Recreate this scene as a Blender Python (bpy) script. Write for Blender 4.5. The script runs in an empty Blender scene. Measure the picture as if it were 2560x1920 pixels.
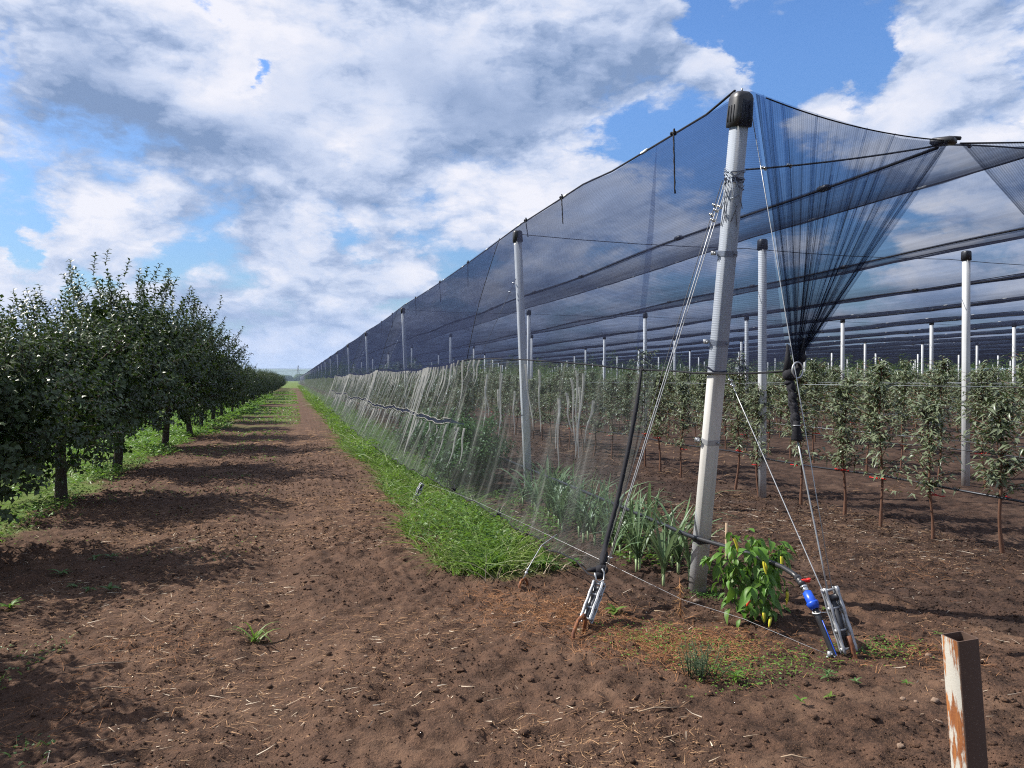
import bpy, math, random
import numpy as np
from mathutils import Vector, Matrix, Euler

random.seed(7)
rng = np.random.default_rng(7)
PI = math.pi
scene = bpy.context.scene
col = scene.collection

# ------------------------------------------------------------------ camera
YAW = math.radians(15.76)
cam_data = bpy.data.cameras.new("camera")
cam_data.sensor_width = 36.0
cam_data.lens = 27.05
cam_data.clip_start = 0.05
cam_data.clip_end = 20000
camera = bpy.data.objects.new("camera", cam_data)
col.objects.link(camera)
camera.location = (0, 0, 1.6)
camera.rotation_euler = (math.radians(90 - 0.26), 0, -YAW)
scene.camera = camera

# ------------------------------------------------------------------ light
SUN_EL = math.radians(46)
SUN_AZ = math.atan2(-0.875, 0.484)            # measured from +Y towards +X
sun_dir = Vector((math.sin(SUN_AZ) * math.cos(SUN_EL), math.cos(SUN_AZ) * math.cos(SUN_EL), math.sin(SUN_EL)))
sun_data = bpy.data.lights.new("sun", 'SUN')
sun_data.energy = 5.0
sun_data.angle = math.radians(0.5)
sun_data.color = (1.0, 0.95, 0.87)
sun = bpy.data.objects.new("sun", sun_data)
col.objects.link(sun)
sun.location = (0, 0, 50)
sun.rotation_euler = sun_dir.to_track_quat('Z', 'Y').to_euler()

scene.view_settings.view_transform = 'Standard'
scene.view_settings.look = 'None'
scene.view_settings.exposure = 0.85
scene.view_settings.gamma = 1.0
scene.view_settings.use_curve_mapping = False
cy = scene.cycles
cy.max_bounces = 6
cy.diffuse_bounces = 2
cy.glossy_bounces = 2
cy.transmission_bounces = 4
cy.transparent_max_bounces = 40
cy.volume_bounces = 0
cy.use_denoising = False
cy.use_adaptive_sampling = False
cy.filter_width = 1.1
cy.caustics_reflective = False
cy.caustics_refractive = False
cy.sample_clamp_indirect = 4.0


# ------------------------------------------------------------------ node helper
class NT:
    def __init__(self, tree):
        self.t = tree
        tree.nodes.clear()

    def n(self, kind, **kw):
        nd = self.t.nodes.new(kind)
        for k, v in kw.items():
            setattr(nd, k, v)
        return nd

    def put(self, sock, v):
        if v is None:
            return
        if isinstance(v, bpy.types.NodeSocket):
            self.t.links.new(v, sock)
        else:
            if hasattr(sock, 'default_value'):
                dv = sock.default_value
                if hasattr(dv, '__len__') and not hasattr(v, '__len__'):
                    v = (v, v, v, 1) if len(dv) == 4 else (v, v, v)
                elif hasattr(dv, '__len__') and len(dv) == 4 and len(v) == 3:
                    v = (*v, 1)
                sock.default_value = v

    def m(self, op, a, b=None, c=None, clamp=False):
        nd = self.n('ShaderNodeMath', operation=op, use_clamp=clamp)
        for i, v in enumerate((a, b, c)):
            self.put(nd.inputs[i], v)
        return nd.outputs[0]

    def vm(self, op, a, b=None, out=0):
        nd = self.n('ShaderNodeVectorMath', operation=op)
        self.put(nd.inputs[0], a)
        if b is not None:
            self.put(nd.inputs[1], b)
        return nd.outputs[out]

    def mix(self, f, a, b):
        nd = self.n('ShaderNodeMix', data_type='RGBA')
        self.put(nd.inputs[0], f)
        self.put(nd.inputs[6], a)
        self.put(nd.inputs[7], b)
        return nd.outputs[2]

    def sm(self, v, lo, hi, a=0.0, b=1.0):
        nd = self.n('ShaderNodeMapRange', interpolation_type='SMOOTHSTEP')
        for i, x in enumerate((v, lo, hi, a, b)):
            self.put(nd.inputs[i], x)
        return nd.outputs[0]

    def lin(self, v, lo, hi, a=0.0, b=1.0):
        nd = self.n('ShaderNodeMapRange')
        for i, x in enumerate((v, lo, hi, a, b)):
            self.put(nd.inputs[i], x)
        return nd.outputs[0]

    def noise(self, vec, scale, detail=4, rough=0.55, dist=0.0, col_=False):
        nd = self.n('ShaderNodeTexNoise')
        if vec is not None:
            self.put(nd.inputs['Vector'], vec)
        nd.inputs['Scale'].default_value = scale
        nd.inputs['Detail'].default_value = detail
        nd.inputs['Roughness'].default_value = rough
        nd.inputs['Distortion'].default_value = dist
        return nd.outputs['Color' if col_ else 'Fac']

    def mapping(self, vec, scale=(1, 1, 1), loc=(0, 0, 0)):
        nd = self.n('ShaderNodeMapping')
        self.put(nd.inputs['Vector'], vec)
        nd.inputs['Scale'].default_value = scale
        nd.inputs['Location'].default_value = loc
        return nd.outputs[0]

    def bump(self, h, strength=0.5, dist=0.01):
        nd = self.n('ShaderNodeBump')
        nd.inputs['Strength'].default_value = strength
        nd.inputs['Distance'].default_value = dist
        self.put(nd.inputs['Height'], h)
        return nd.outputs[0]

    def principled(self, base, rough=0.6, metal=0.0, spec=0.5, normal=None, alpha=None):
        nd = self.n('ShaderNodeBsdfPrincipled')
        self.put(nd.inputs['Base Color'], base)
        self.put(nd.inputs['Roughness'], rough)
        self.put(nd.inputs['Metallic'], metal)
        self.put(nd.inputs['Specular IOR Level'], spec)
        if normal is not None:
            self.put(nd.inputs['Normal'], normal)
        return nd.outputs[0]

    def out(self, s, kind='ShaderNodeOutputMaterial', slot=0):
        o = self.n(kind)
        self.t.links.new(s, o.inputs[slot])


# ------------------------------------------------------------------ sky with clouds
world = bpy.data.worlds.new("World")
scene.world = world
world.use_nodes = True
W = NT(world.node_tree)
SKY_STRENGTH = 0.1


def azel(px, py):
    """A direction of the sky dome as azimuth (from +Y to +X) and elevation, from its place in the sky of the view."""
    l = (px - 1106) / 1662
    u = (822 - py) / 1662
    return YAW + math.atan(l), math.atan(u * math.cos(math.atan(l)))


sky = W.n('ShaderNodeTexSky', sky_type='NISHITA')
sky.sun_disc = False
sky.sun_elevation = SUN_EL
sky.sun_rotation = SUN_AZ
sky.altitude = 100
sky.air_density = 1.0
sky.dust_density = 0.6
sky.ozone_density = 2.5
tc = W.n('ShaderNodeTexCoord')
D = W.vm('NORMALIZE', tc.outputs['Generated'])
sep = W.n('ShaderNodeSeparateXYZ')
W.put(sep.inputs[0], D)
az = W.m('ARCTAN2', sep.outputs[0], sep.outputs[1])
el = W.m('ARCSINE', sep.outputs[2])
Q = W.mapping(D, (1, 1, 2.0))
wob = W.noise(Q, 4.5, 8, 0.62, col_=True)
wobv = W.vm('MULTIPLY', W.vm('SUBTRACT', wob, (0.5, 0.5, 0.5)), (0.24, 0.16, 0))
cmb = W.n('ShaderNodeCombineXYZ')
W.put(cmb.inputs[0], az)
W.put(cmb.inputs[1], el)
AE = W.vm('ADD', cmb.outputs[0], wobv)


def blobs(items, start):
    acc = start
    for (px, py, rx, ry, w) in items:
        a, e = azel(px, py)
        ca = math.cos(a - YAW)
        sa, se = rx / 1662 * ca * ca, ry / 1662 * ca
        d = W.vm('MULTIPLY', W.vm('SUBTRACT', AE, (a, e, 0)), (1 / sa, 1 / se, 0))
        r2 = W.vm('DOT_PRODUCT', d, d, out=1)
        g = W.m('EXPONENT', W.m('MULTIPLY', r2, -1.0))
        acc = W.m('MULTIPLY_ADD', g, w, acc)
    return acc




def puffs(vec, scale, detail, rough):
    nd = W.n('ShaderNodeTexVoronoi', feature='F1')
    W.put(nd.inputs['Vector'], vec)
    nd.inputs['Scale'].default_value = scale
    nd.inputs['Detail'].default_value = detail
    nd.inputs['Roughness'].default_value = rough
    nd.inputs['Lacunarity'].default_value = 2.2
    return W.m('SUBTRACT', 1.0, nd.outputs['Distance'])


wq = W.vm('ADD', Q, W.vm('MULTIPLY', W.vm('SUBTRACT', wob, (0.5, 0.5, 0.5)), (0.10, 0.10, 0.10)))
n1 = W.noise(Q, 2.6, 12, 0.56)
p1 = puffs(wq, 5.0, 6, 0.58)
sunoff = W.vm('ADD', wq, (sun_dir.x * 0.02, sun_dir.y * 0.02, 0.034))
p2 = puffs(sunoff, 5.0, 4, 0.55)
n2 = W.noise(W.vm('ADD', Q, (sun_dir.x * 0.05, sun_dir.y * 0.05, 0.09)), 2.6, 5, 0.5)
n3 = W.noise(Q, 12.0, 9, 0.62)
cover = W.m('ADD', W.m('ADD', W.m('MULTIPLY', W.m('SUBTRACT', n1, 0.5), 1.4), 0.54), W.m('ADD', W.m('MULTIPLY', W.m('SUBTRACT', n3, 0.5), 0.22), W.m('MULTIPLY', W.m('SUBTRACT', p1, 0.55), 0.45)))
cover = blobs([
    (1500, 10, 50, 40, -.75), (1610, 60, 62, 50, -.8), (1655, 165, 60, 55, -.8), (1790, 120, 80, 75, -.75), (1830, 200, 50, 45, -.35), (1745, 235, 90, 35, .35),
    (592, 165, 36, 36, -.88), (466, 35, 26, 40, -.4), (25, 400, 75, 85, -.26), (5, 520, 40, 50, -.5), (795, 345, 50, 20, -.45),
    (1335, 325, 95, 70, -.5), (1430, 300, 110, 60, -.4), (1700, 380, 170, 90, -.4), (1880, 570, 130, 60, -.5), (1980, 480, 90, 40, -.3),
    (1250, 560, 120, 40, -.45), (1480, 640, 160, 40, -.3),
    (130, 600, 200, 40, -.42), (770, 530, 70, 50, -.4), (960, 640, 100, 60, -.3), (360, 560, 70, 35, -.35),
    (560, 230, 300, 160, .25), (1080, 180, 330, 140, .3), (2010, 150, 220, 170, .55), (700, 570, 130, 60, .35), (880, 578, 75, 36, .6),
    (1500, 100, 90, 70, .45), (60, 575, 80, 30, .4), (1320, 440, 130, 70, .4), (1200, 580, 120, 50, .35), (1990, 515, 70, 30, .4),
    (225, 575, 35, 20, .45), (2150, 420, 200, 60, .2), (620, 700, 240, 90, .2)], cover)
alpha = W.sm(cover, -0.09, 0.19)
puffy = W.sm(cover, 0.75, 0.2)
n1s = W.noise(Q, 2.6, 3, 0.5)
relief = W.m('ADD', W.m('MULTIPLY', W.m('SUBTRACT', n1s, n2), 1.7), W.m('MULTIPLY', W.m('MULTIPLY', W.m('SUBTRACT', p1, p2), 1.0), W.m('ADD', 0.10, W.m('MULTIPLY', puffy, 0.9))))
fine = W.m('MULTIPLY', W.m('SUBTRACT', n3, 0.5), 0.09)
thick = W.m('MULTIPLY', W.sm(cover, 0.30, 1.1), -0.10)
shade = W.m('ADD', W.m('ADD', W.m('ADD', relief, fine), thick), 0.72)
shade = blobs([
    (330, 300, 250, 105, -.62), (1100, 205, 300, 80, -.52), (200, 150, 240, 110, -.26), (1300, 110, 160, 70, -.15), (570, 490, 70, 50, -.40), (640, 740, 260, 50, -.30),
    (420, 470, 120, 60, -.12), (1250, 130, 160, 60, -.1), (2160, 220, 130, 70, -.12),
    (520, 120, 110, 90, .22), (700, 545, 110, 50, .2), (880, 570, 70, 36, .28), (1000, 400, 240, 80, .14), (2010, 170, 150, 90, .14),
    (1500, 90, 80, 60, .25), (190, 420, 140, 50, .2), (60, 575, 80, 30, .3), (620, 660, 120, 40, .12), (1330, 430, 120, 60, .05)], shade)
ramp = W.n('ShaderNodeValToRGB')
W.put(ramp.inputs[0], shade)
cr = ramp.color_ramp
cr.elements[0].position = 0.0
cr.elements[0].color = (0.20, 0.29, 0.48, 1)
cr.elements[1].position = 1.0
cr.elements[1].color = (0.83, 0.83, 0.90, 1)
e = cr.elements.new(0.34)
e.color = (0.36, 0.45, 0.65, 1)
e = cr.elements.new(0.62)
e.color = (0.57, 0.64, 0.81, 1)
cloud = W.vm('SCALE', ramp.outputs[0])
cloud.node.inputs['Scale'].default_value = 0.61 / SKY_STRENGTH
# the clear sky behind the clouds: Nishita, its own blue deepened a little
hsv = W.n('ShaderNodeHueSaturation')
hsv.inputs['Hue'].default_value = 0.508
hsv.inputs['Saturation'].default_value = 1.18
hsv.inputs['Value'].default_value = 1.04
W.put(hsv.inputs['Color'], sky.outputs[0])
clear = W.vm('SCALE', hsv.outputs[0])
W.put(clear.node.inputs['Scale'], W.sm(el, 0.02, 0.42, 0.56, 1.0))
clear = W.vm('MULTIPLY', clear, (0.86, 0.98, 1.04))
skymix = W.mix(W.m('MULTIPLY', alpha, 0.985), clear, cloud)
# low air: the clouds dissolve into pale blue near the horizon
hz = W.m('MULTIPLY', W.sm(el, 0.0, 0.12, 1.0, 0.0), 0.62)
skymix = W.mix(hz, skymix, (0.23 / SKY_STRENGTH, 0.31 / SKY_STRENGTH, 0.50 / SKY_STRENGTH, 1))
bg = W.n('ShaderNodeBackground')
W.put(bg.inputs[0], skymix)
bg.inputs[1].default_value = SKY_STRENGTH
W.out(bg.outputs[0], 'ShaderNodeOutputWorld')
world.cycles.sampling_method = 'MANUAL'
world.cycles.sample_map_resolution = 512

# ------------------------------------------------------------------ materials
MAT = {}


def newmat(name):
    m = bpy.data.materials.new(name)
    m.use_nodes = True
    MAT[name] = m
    return NT(m.node_tree)


def plain(name, c, rough=0.6, metal=0.0, spec=0.5, var=0.15, scale=30, bump=0.0):
    t = newmat(name)
    tcx = t.n('ShaderNodeTexCoord')
    nz = t.noise(tcx.outputs['Object'], scale, 5, 0.6)
    lo = tuple(x * (1 - var) for x in c)
    hi = tuple(min(1, x * (1 + var)) for x in c)
    base = t.mix(nz, lo, hi)
    nrm = t.bump(nz, bump, 0.004) if bump else None
    t.out(t.principled(base, rough, metal, spec, nrm))


def concrete():
    t = newmat('concrete')
    tcx = t.n('ShaderNodeTexCoord')
    o = tcx.outputs['Object']
    big = t.noise(o, 3.0, 4, 0.6)
    fine_ = t.noise(o, 90, 4, 0.6)
    run = t.noise(t.mapping(o, (22, 22, 1.2)), 1.0, 4, 0.6)
    pore = t.n('ShaderNodeTexVoronoi')
    t.put(pore.inputs['Vector'], o)
    pore.inputs['Scale'].default_value = 45
    pit = t.sm(pore.outputs['Distance'], 0.05, 0.13)
    base = t.mix(big, (0.52, 0.51, 0.49), (0.67, 0.66, 0.635))
    base = t.mix(t.m('MULTIPLY', t.sm(run, 0.48, 0.72), 0.5), base, (0.38, 0.36, 0.325))
    base = t.mix(t.m('MULTIPLY', fine_, 0.25), base, (0.40, 0.39, 0.37))
    base = t.mix(t.m('MULTIPLY', t.m('SUBTRACT', 1.0, pit), 0.5), base, (0.25, 0.24, 0.22))
    z = t.n('ShaderNodeSeparateXYZ')
    t.put(z.inputs[0], o)
    dirt = t.m('MULTIPLY', t.sm(t.m('ADD', z.outputs[2], t.m('MULTIPLY', big, 0.12)), 0.05, 0.34, 1.0, 0.0), 0.7)
    base = t.mix(dirt, base, (0.22, 0.16, 0.12))
    t.out(t.principled(base, 0.8, 0, 0.3, t.bump(t.m('ADD', fine_, pit), 0.35, 0.002)))


def rusty(name, paint, amount):
    t = newmat(name)
    tcx = t.n('ShaderNodeTexCoord')
    o = tcx.outputs['Object']
    n_ = t.noise(t.mapping(o, (9, 9, 2.6)), 1.6, 8, 0.65)
    n2_ = t.noise(o, 140, 4, 0.6)
    n3_ = t.noise(t.mapping(o, (60, 60, 5)), 1.0, 5, 0.6)
    r = t.mix(n2_, (0.10, 0.030, 0.012), (0.30, 0.11, 0.035))
    r = t.mix(t.sm(n3_, 0.45, 0.7), r, (0.36, 0.14, 0.04))
    fac = t.sm(t.m('ADD', n_, t.m('MULTIPLY', t.m('SUBTRACT', n3_, 0.5), 0.45)), amount, amount + 0.07)
    p = t.mix(n2_, tuple(x * 0.85 for x in paint), paint)
    speck = t.sm(n2_, 0.62, 0.72)
    p = t.mix(t.m('MULTIPLY', speck, 0.5), p, (0.25, 0.18, 0.13))
    base = t.mix(fac, p, r)
    t.out(t.principled(base, 0.75, 0, 0.35, t.bump(t.m('ADD', fac, n2_), 0.4, 0.002)))


def net(name, T, thread, dark=None, trans=0.3, streak=0.8, stretch=(0.5, 9.0), lines=110.0, amp=0.35, cmin=0.14, axis=1):
    """A knitted net: what a ray passes depends on thread cover, pleat density and the slant at which it is crossed."""
    t = newmat(name)
    at = t.n('ShaderNodeAttribute', attribute_name='dens')
    uv = t.n('ShaderNodeUVMap', uv_map='net')
    geo = t.n('ShaderNodeNewGeometry')
    c = t.m('ABSOLUTE', t.vm('DOT_PRODUCT', geo.outputs['Normal'], geo.outputs['Incoming'], out=1))
    c = t.m('MAXIMUM', c, cmin)
    st = t.noise(t.mapping(uv.outputs[0], (stretch[0], stretch[1], 1)), 1.0, 6, 0.62)
    big = t.noise(uv.outputs[0], 0.55, 3, 0.5)
    k = t.m('ADD', 1.0, t.m('MULTIPLY', t.m('SUBTRACT', st, 0.5), streak * 2))
    k = t.m('MULTIPLY', k, t.m('ADD', 0.8, t.m('MULTIPLY', big, 0.4)))
    su = t.n('ShaderNodeSeparateXYZ')
    t.put(su.inputs[0], uv.outputs[0])
    wig = t.m('MULTIPLY', t.noise(uv.outputs[0], 2.5, 2, 0.5), 9.0)
    ln = t.m('SINE', t.m('ADD', t.m('MULTIPLY', su.outputs[axis], 2 * PI * lines), wig))
    k = t.m('MULTIPLY', k, t.m('ADD', 1.0, t.m('MULTIPLY', ln, amp)))
    ex = t.m('DIVIDE', t.m('MULTIPLY', at.outputs['Fac'], k), c)
    tr = t.m('POWER', T, t.m('MAXIMUM', ex, 0.02))
    op = t.m('SUBTRACT', 1.0, tr)
    base = t.mix(t.sm(st, 0.45, 0.75), thread, dark or thread)
    dif = t.n('ShaderNodeBsdfDiffuse')
    t.put(dif.inputs[0], base)
    tl = t.n('ShaderNodeBsdfTranslucent')
    t.put(tl.inputs[0], base)
    ms = t.n('ShaderNodeMixShader')
    ms.inputs[0].default_value = trans
    t.t.links.new(dif.outputs[0], ms.inputs[1])
    t.t.links.new(tl.outputs[0], ms.inputs[2])
    tp = t.n('ShaderNodeBsdfTransparent')
    tp.inputs[0].default_value = (0.87, 0.92, 1.0, 1)
    mx = t.n('ShaderNodeMixShader')
    t.put(mx.inputs[0], op)
    t.t.links.new(tp.outputs[0], mx.inputs[1])
    t.t.links.new(ms.outputs[0], mx.inputs[2])
    t.out(mx.outputs[0])


def leaf(name, c1, c2, under=None, rough=0.42, spec=0.45, tl=0.25, tlc=None, patch=None):
    t = newmat(name)
    geo = t.n('ShaderNodeNewGeometry')
    r = geo.outputs['Random Per Island']
    base = t.mix(r, c1, c2)
    if patch is not None:
        pn = t.noise(geo.outputs['Position'], 2.2, 4, 0.6)
        base = t.mix(t.m('MULTIPLY', t.sm(pn, 0.42, 0.68), 0.75), base, patch)
    oi = t.n('ShaderNodeObjectInfo')
    hs = t.n('ShaderNodeHueSaturation')
    t.put(hs.inputs['Value'], t.lin(oi.outputs['Random'], 0, 1, 0.82, 1.18))
    t.put(hs.inputs['Hue'], t.lin(oi.outputs['Random'], 0, 1, 0.49, 0.51))
    t.put(hs.inputs['Color'], base)
    base = hs.outputs[0]
    if under is not None:
        base = t.mix(geo.outputs['Backfacing'], base, under)
    p = t.principled(base, rough, 0, spec)
    tlb = t.n('ShaderNodeBsdfTranslucent')
    t.put(tlb.inputs[0], tlc or tuple(min(1, x * 1.6) for x in c2))
    mx = t.n('ShaderNodeMixShader')
    mx.inputs[0].default_value = tl
    t.t.links.new(p, mx.inputs[1])
    t.t.links.new(tlb.outputs[0], mx.inputs[2])
    t.out(mx.outputs[0])


def soil():
    t = newmat('soil')
    geo = t.n('ShaderNodeNewGeometry')
    P = geo.outputs['Position']
    s = t.n('ShaderNodeSeparateXYZ')
    t.put(s.inputs[0], P)
    x, y = s.outputs[0], s.outputs[1]
    big = t.noise(P, 0.9, 4, 0.55)
    mid = t.noise(P, 6.0, 6, 0.62)
    fin = t.noise(P, 55.0, 5, 0.65)
    grit = t.noise(P, 190.0, 3, 0.6)
    f = t.m('ADD', t.m('MULTIPLY', mid, 0.55), t.m('MULTIPLY', fin, 0.45))
    base = t.mix(t.sm(f, 0.36, 0.64), (0.020, 0.0120, 0.009), (0.095, 0.0535, 0.0355))
    path = t.m('MULTIPLY', t.sm(t.m('ADD', x, t.m('MULTIPLY', t.m('SUBTRACT', big, 0.5), 1.2)), 2.4, 1.3), 1.0)
    base = t.mix(t.m('MULTIPLY', path, 0.22), base, (0.132, 0.078, 0.052))
    dry = t.m('MULTIPLY', t.sm(t.noise(P, 1.7, 5, 0.6), 0.50, 0.70), 0.55)
    base = t.mix(dry, base, (0.165, 0.100, 0.066))
    chaff = t.m('MULTIPLY', t.sm(grit, 0.58, 0.66), 0.6)
    base = t.mix(chaff, base, (0.23, 0.135, 0.078))
    # thin green cover under the trees, beside the net and past the end of the block
    wv = t.m('MULTIPLY', t.m('SUBTRACT', t.noise(P, 1.3, 5, 0.6), 0.5), 1.6)
    gl = t.sm(t.m('ADD', x, wv), -2.75, -3.15)
    gr = t.m('MULTIPLY', t.sm(t.m('ADD', x, t.m('MULTIPLY', wv, 0.5)), 1.25, 1.55), t.sm(x, 2.4, 1.9))
    gr = t.m('MULTIPLY', gr, t.sm(t.m('ADD', y, wv), 5.9, 6.5))
    mot = t.noise(P, 0.33, 4, 0.6)
    gp = t.m('MULTIPLY', t.m('MULTIPLY', t.sm(mot, 0.47, 0.56), t.sm(y, 24, 34)), t.m('MULTIPLY', t.sm(x, 0.2, -0.5), 0.85))
    ge = t.m('MULTIPLY', t.sm(t.m('ADD', y, t.m('MULTIPLY', wv, 8)), 150, 190), t.sm(x, 3.0, 1.0))
    g2 = t.m('MAXIMUM', t.sm(y, 462, 466), t.sm(x, 92, 100))
    g = t.m('MAXIMUM', t.m('MAXIMUM', gl, gr), t.m('MAXIMUM', gp, t.m('MAXIMUM', ge, g2)))
    gc = t.mix(mid, (0.05, 0.10, 0.018), (0.13, 0.22, 0.04))
    base = t.mix(t.m('MULTIPLY', g, 0.70), base, gc)
    h = t.m('ADD', t.m('MULTIPLY', mid, 0.6), t.m('ADD', t.m('MULTIPLY', fin, 0.3), t.m('MULTIPLY', grit, 0.12)))
    t.out(t.principled(base, 0.95, 0, 0.15, t.bump(h, 1.0, 0.045)))


concrete()
soil()
rusty('painted_rust', (0.46, 0.44, 0.39), 0.475)
rusty('rust', (0.14, 0.055, 0.03), 0.45)
rusty('rust_shaded', (0.085, 0.052, 0.038), 0.66)  # faces turned from the sun: rust, with their shade put into a darker brown
plain('galvanised', (0.36, 0.37, 0.385), 0.52, 0.6, 0.5, 0.35, 45, 0.2)
plain('wire', (0.38, 0.39, 0.40), 0.45, 0.6, 0.5, 0.15, 80)
plain('wire_dark', (0.06, 0.062, 0.07), 0.5, 0.3, 0.5, 0.2, 60)
plain('chrome', (0.72, 0.72, 0.70), 0.18, 0.9, 0.5, 0.1, 40)
plain('black_rubber', (0.022, 0.022, 0.026), 0.45, 0, 0.5, 0.3, 40, 0.15)
plain('black_cloth', (0.014, 0.014, 0.018), 0.85, 0, 0.25, 0.5, 55, 0.6)
plain('black_hose', (0.02, 0.02, 0.023), 0.4, 0, 0.5, 0.3, 60, 0.1)
plain('blue_plastic', (0.012, 0.07, 0.48), 0.35, 0, 0.5, 0.15, 40)
plain('red_plastic', (0.55, 0.02, 0.012), 0.4, 0, 0.5, 0.15, 60)
plain('white_plastic', (0.75, 0.75, 0.73), 0.4, 0, 0.5, 0.08, 60)
plain('bark', (0.055, 0.042, 0.033), 0.9, 0, 0.2, 0.45, 45, 0.8)
plain('bark_young', (0.15, 0.072, 0.042), 0.75, 0, 0.3, 0.35, 50, 0.4)
plain('bark_graft', (0.25, 0.20, 0.17), 0.85, 0, 0.2, 0.3, 60, 0.5)
plain('stone', (0.21, 0.145, 0.105), 0.9, 0, 0.2, 0.3, 40, 0.6)
plain('clod', (0.085, 0.046, 0.030), 0.95, 0, 0.15, 0.5, 30, 0.8)
plain('dry_stick', (0.30, 0.22, 0.15), 0.85, 0, 0.2, 0.3, 60, 0.4)
plain('hill', (0.07, 0.10, 0.06), 0.95, 0, 0.1, 0.4, 0.004)
plain('far_leaf', (0.035, 0.06, 0.022), 0.9, 0, 0.1, 0.4, 0.05)
plain('pepper_yellow', (0.50, 0.46, 0.045), 0.28, 0, 0.5, 0.18, 18)
plain('pepper_red', (0.55, 0.045, 0.015), 0.28, 0, 0.5, 0.2, 18)
plain('net_thread', (0.20, 0.20, 0.19), 0.9, 0, 0.1, 0.6, 12)
plain('leek_white', (0.30, 0.37, 0.17), 0.5, 0, 0.4, 0.2, 25)
net('net_roof', 0.85, (0.020, 0.023, 0.040), (0.032, 0.036, 0.058), 0.35, 0.6, (0.35, 5.0), 55, 0.18, 0.075)
net('net_side', 0.84, (0.028, 0.033, 0.060), (0.042, 0.048, 0.084), 0.3, 0.45, (1.2, 2.2), 80, 0.5, 0.24)
net('net_fan', 0.76, (0.022, 0.024, 0.036), (0.03, 0.033, 0.05), 0.35, 0.55, (14.0, 0.35), 60.0, 0.35, 0.14, 0)
net('net_pale', 0.89, (0.08, 0.09, 0.085), (0.25, 0.255, 0.24), 0.35, 1.1, (7.0, 0.8), 80, 0.5)  # pale thread; its brighter streaks paint in the sun on the pleats
net('net_fold', 0.58, (0.22, 0.225, 0.22), (0.42, 0.42, 0.40), 0.35, 1.8, (26.0, 5.0), 0.0, 0.0)  # pale dry thread, lightened in colour to look like sunlit folds
leaf('leaf_tree', (0.010, 0.026, 0.005), (0.032, 0.068, 0.013), (0.055, 0.080, 0.034), 0.38, 0.24, 0.16, (0.06, 0.10, 0.02))
leaf('leaf_young', (0.032, 0.058, 0.016), (0.085, 0.118, 0.034), (0.20, 0.225, 0.125), 0.36, 0.5, 0.16)
leaf('leaf_far', (0.035, 0.07, 0.018), (0.085, 0.14, 0.036), None, 0.55, 0.3, 0.2)
leaf('leaf_weed', (0.030, 0.085, 0.014), (0.10, 0.20, 0.030), None, 0.5, 0.3, 0.3, (0.17, 0.32, 0.035), (0.15, 0.22, 0.035))
leaf('leaf_grass', (0.04, 0.10, 0.016), (0.16, 0.24, 0.05), None, 0.5, 0.3, 0.3, (0.18, 0.32, 0.045), (0.18, 0.21, 0.06))
leaf('leaf_dark', (0.04, 0.085, 0.025), (0.085, 0.16, 0.045), None, 0.5, 0.35, 0.2)
leaf('leaf_pepper', (0.045, 0.115, 0.014), (0.10, 0.20, 0.026), (0.10, 0.17, 0.06), 0.5, 0.35, 0.22)
leaf('leek_leaf', (0.085, 0.14, 0.062), (0.17, 0.235, 0.10), None, 0.42, 0.4, 0.2)
leaf('leaf_feather', (0.04, 0.07, 0.035), (0.08, 0.12, 0.06), None, 0.6, 0.3, 0.15)
leaf('straw', (0.12, 0.052, 0.028), (0.40, 0.24, 0.135), None, 0.8, 0.2, 0.1)
leaf('straw_pale', (0.34, 0.26, 0.18), (0.62, 0.52, 0.40), None, 0.8, 0.2, 0.1)
leaf('dead_grass', (0.16, 0.062, 0.027), (0.36, 0.19, 0.09), None, 0.8, 0.2, 0.15)


# ------------------------------------------------------------------ noise and ground height
_lat = np.random.default_rng(3).random((256, 256))


def vnoise(x, y, s, o=0):
    x = np.asarray(x, float) / s + 17.3 * (o + 1)
    y = np.asarray(y, float) / s + 9.1 * (o + 1)
    xi, yi = np.floor(x).astype(int), np.floor(y).astype(int)
    fx, fy = x - xi, y - yi
    fx, fy = fx * fx * (3 - 2 * fx), fy * fy * (3 - 2 * fy)
    g = lambda a, b: _lat[a & 255, b & 255]
    return (g(xi, yi) * (1 - fx) + g(xi + 1, yi) * fx) * (1 - fy) + (g(xi, yi + 1) * (1 - fx) + g(xi + 1, yi + 1) * fx) * fy


def ground_h(x, y):
    x, y = np.asarray(x, float), np.asarray(y, float)
    fade = np.clip(1 - (np.hypot(x, y) - 18) / 30, 0, 1)
    rough = 0.55 + 1.0 * vnoise(x, y, 1.1, 5) + .5 * vnoise(x, y, .4, 9)
    trk = sum(np.exp(-((x - c - 0.12 * (vnoise(y, y * 0, 3.0, 6) - .5)) / .20) ** 2) for c in (-1.55, -.12))
    rough = rough * (1 - .75 * np.minimum(1, trk))
    h = 0.045 * (vnoise(x, y, 1.6, 0) - .5) + 0.03 * (vnoise(x, y, 0.55, 1) - .5)
    b = np.abs(vnoise(x, y, 0.16, 2) - .5) * 2
    b2 = np.abs(vnoise(x, y, 0.085, 3) - .5) * 2
    h = h + rough * (0.012 * (1 - b) ** 2 + 0.016 * (1 - b2) ** 1.6 - 0.008 + 0.026 * (vnoise(x, y, 0.05, 4) - .5))
    # the path's wheel tracks with the print of the tyre lugs
    lug = np.maximum(0, np.sin(2 * PI * (y / .16 + .9 * np.abs(x + .12)))) ** 2
    h = h - 0.045 * np.minimum(1, trk) + 0.022 * lug * np.minimum(1, trk) * vnoise(x, y, .7, 10)
    return h * fade


def gz(x, y):
    return float(ground_h(np.array([x]), np.array([y]))[0])


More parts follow.
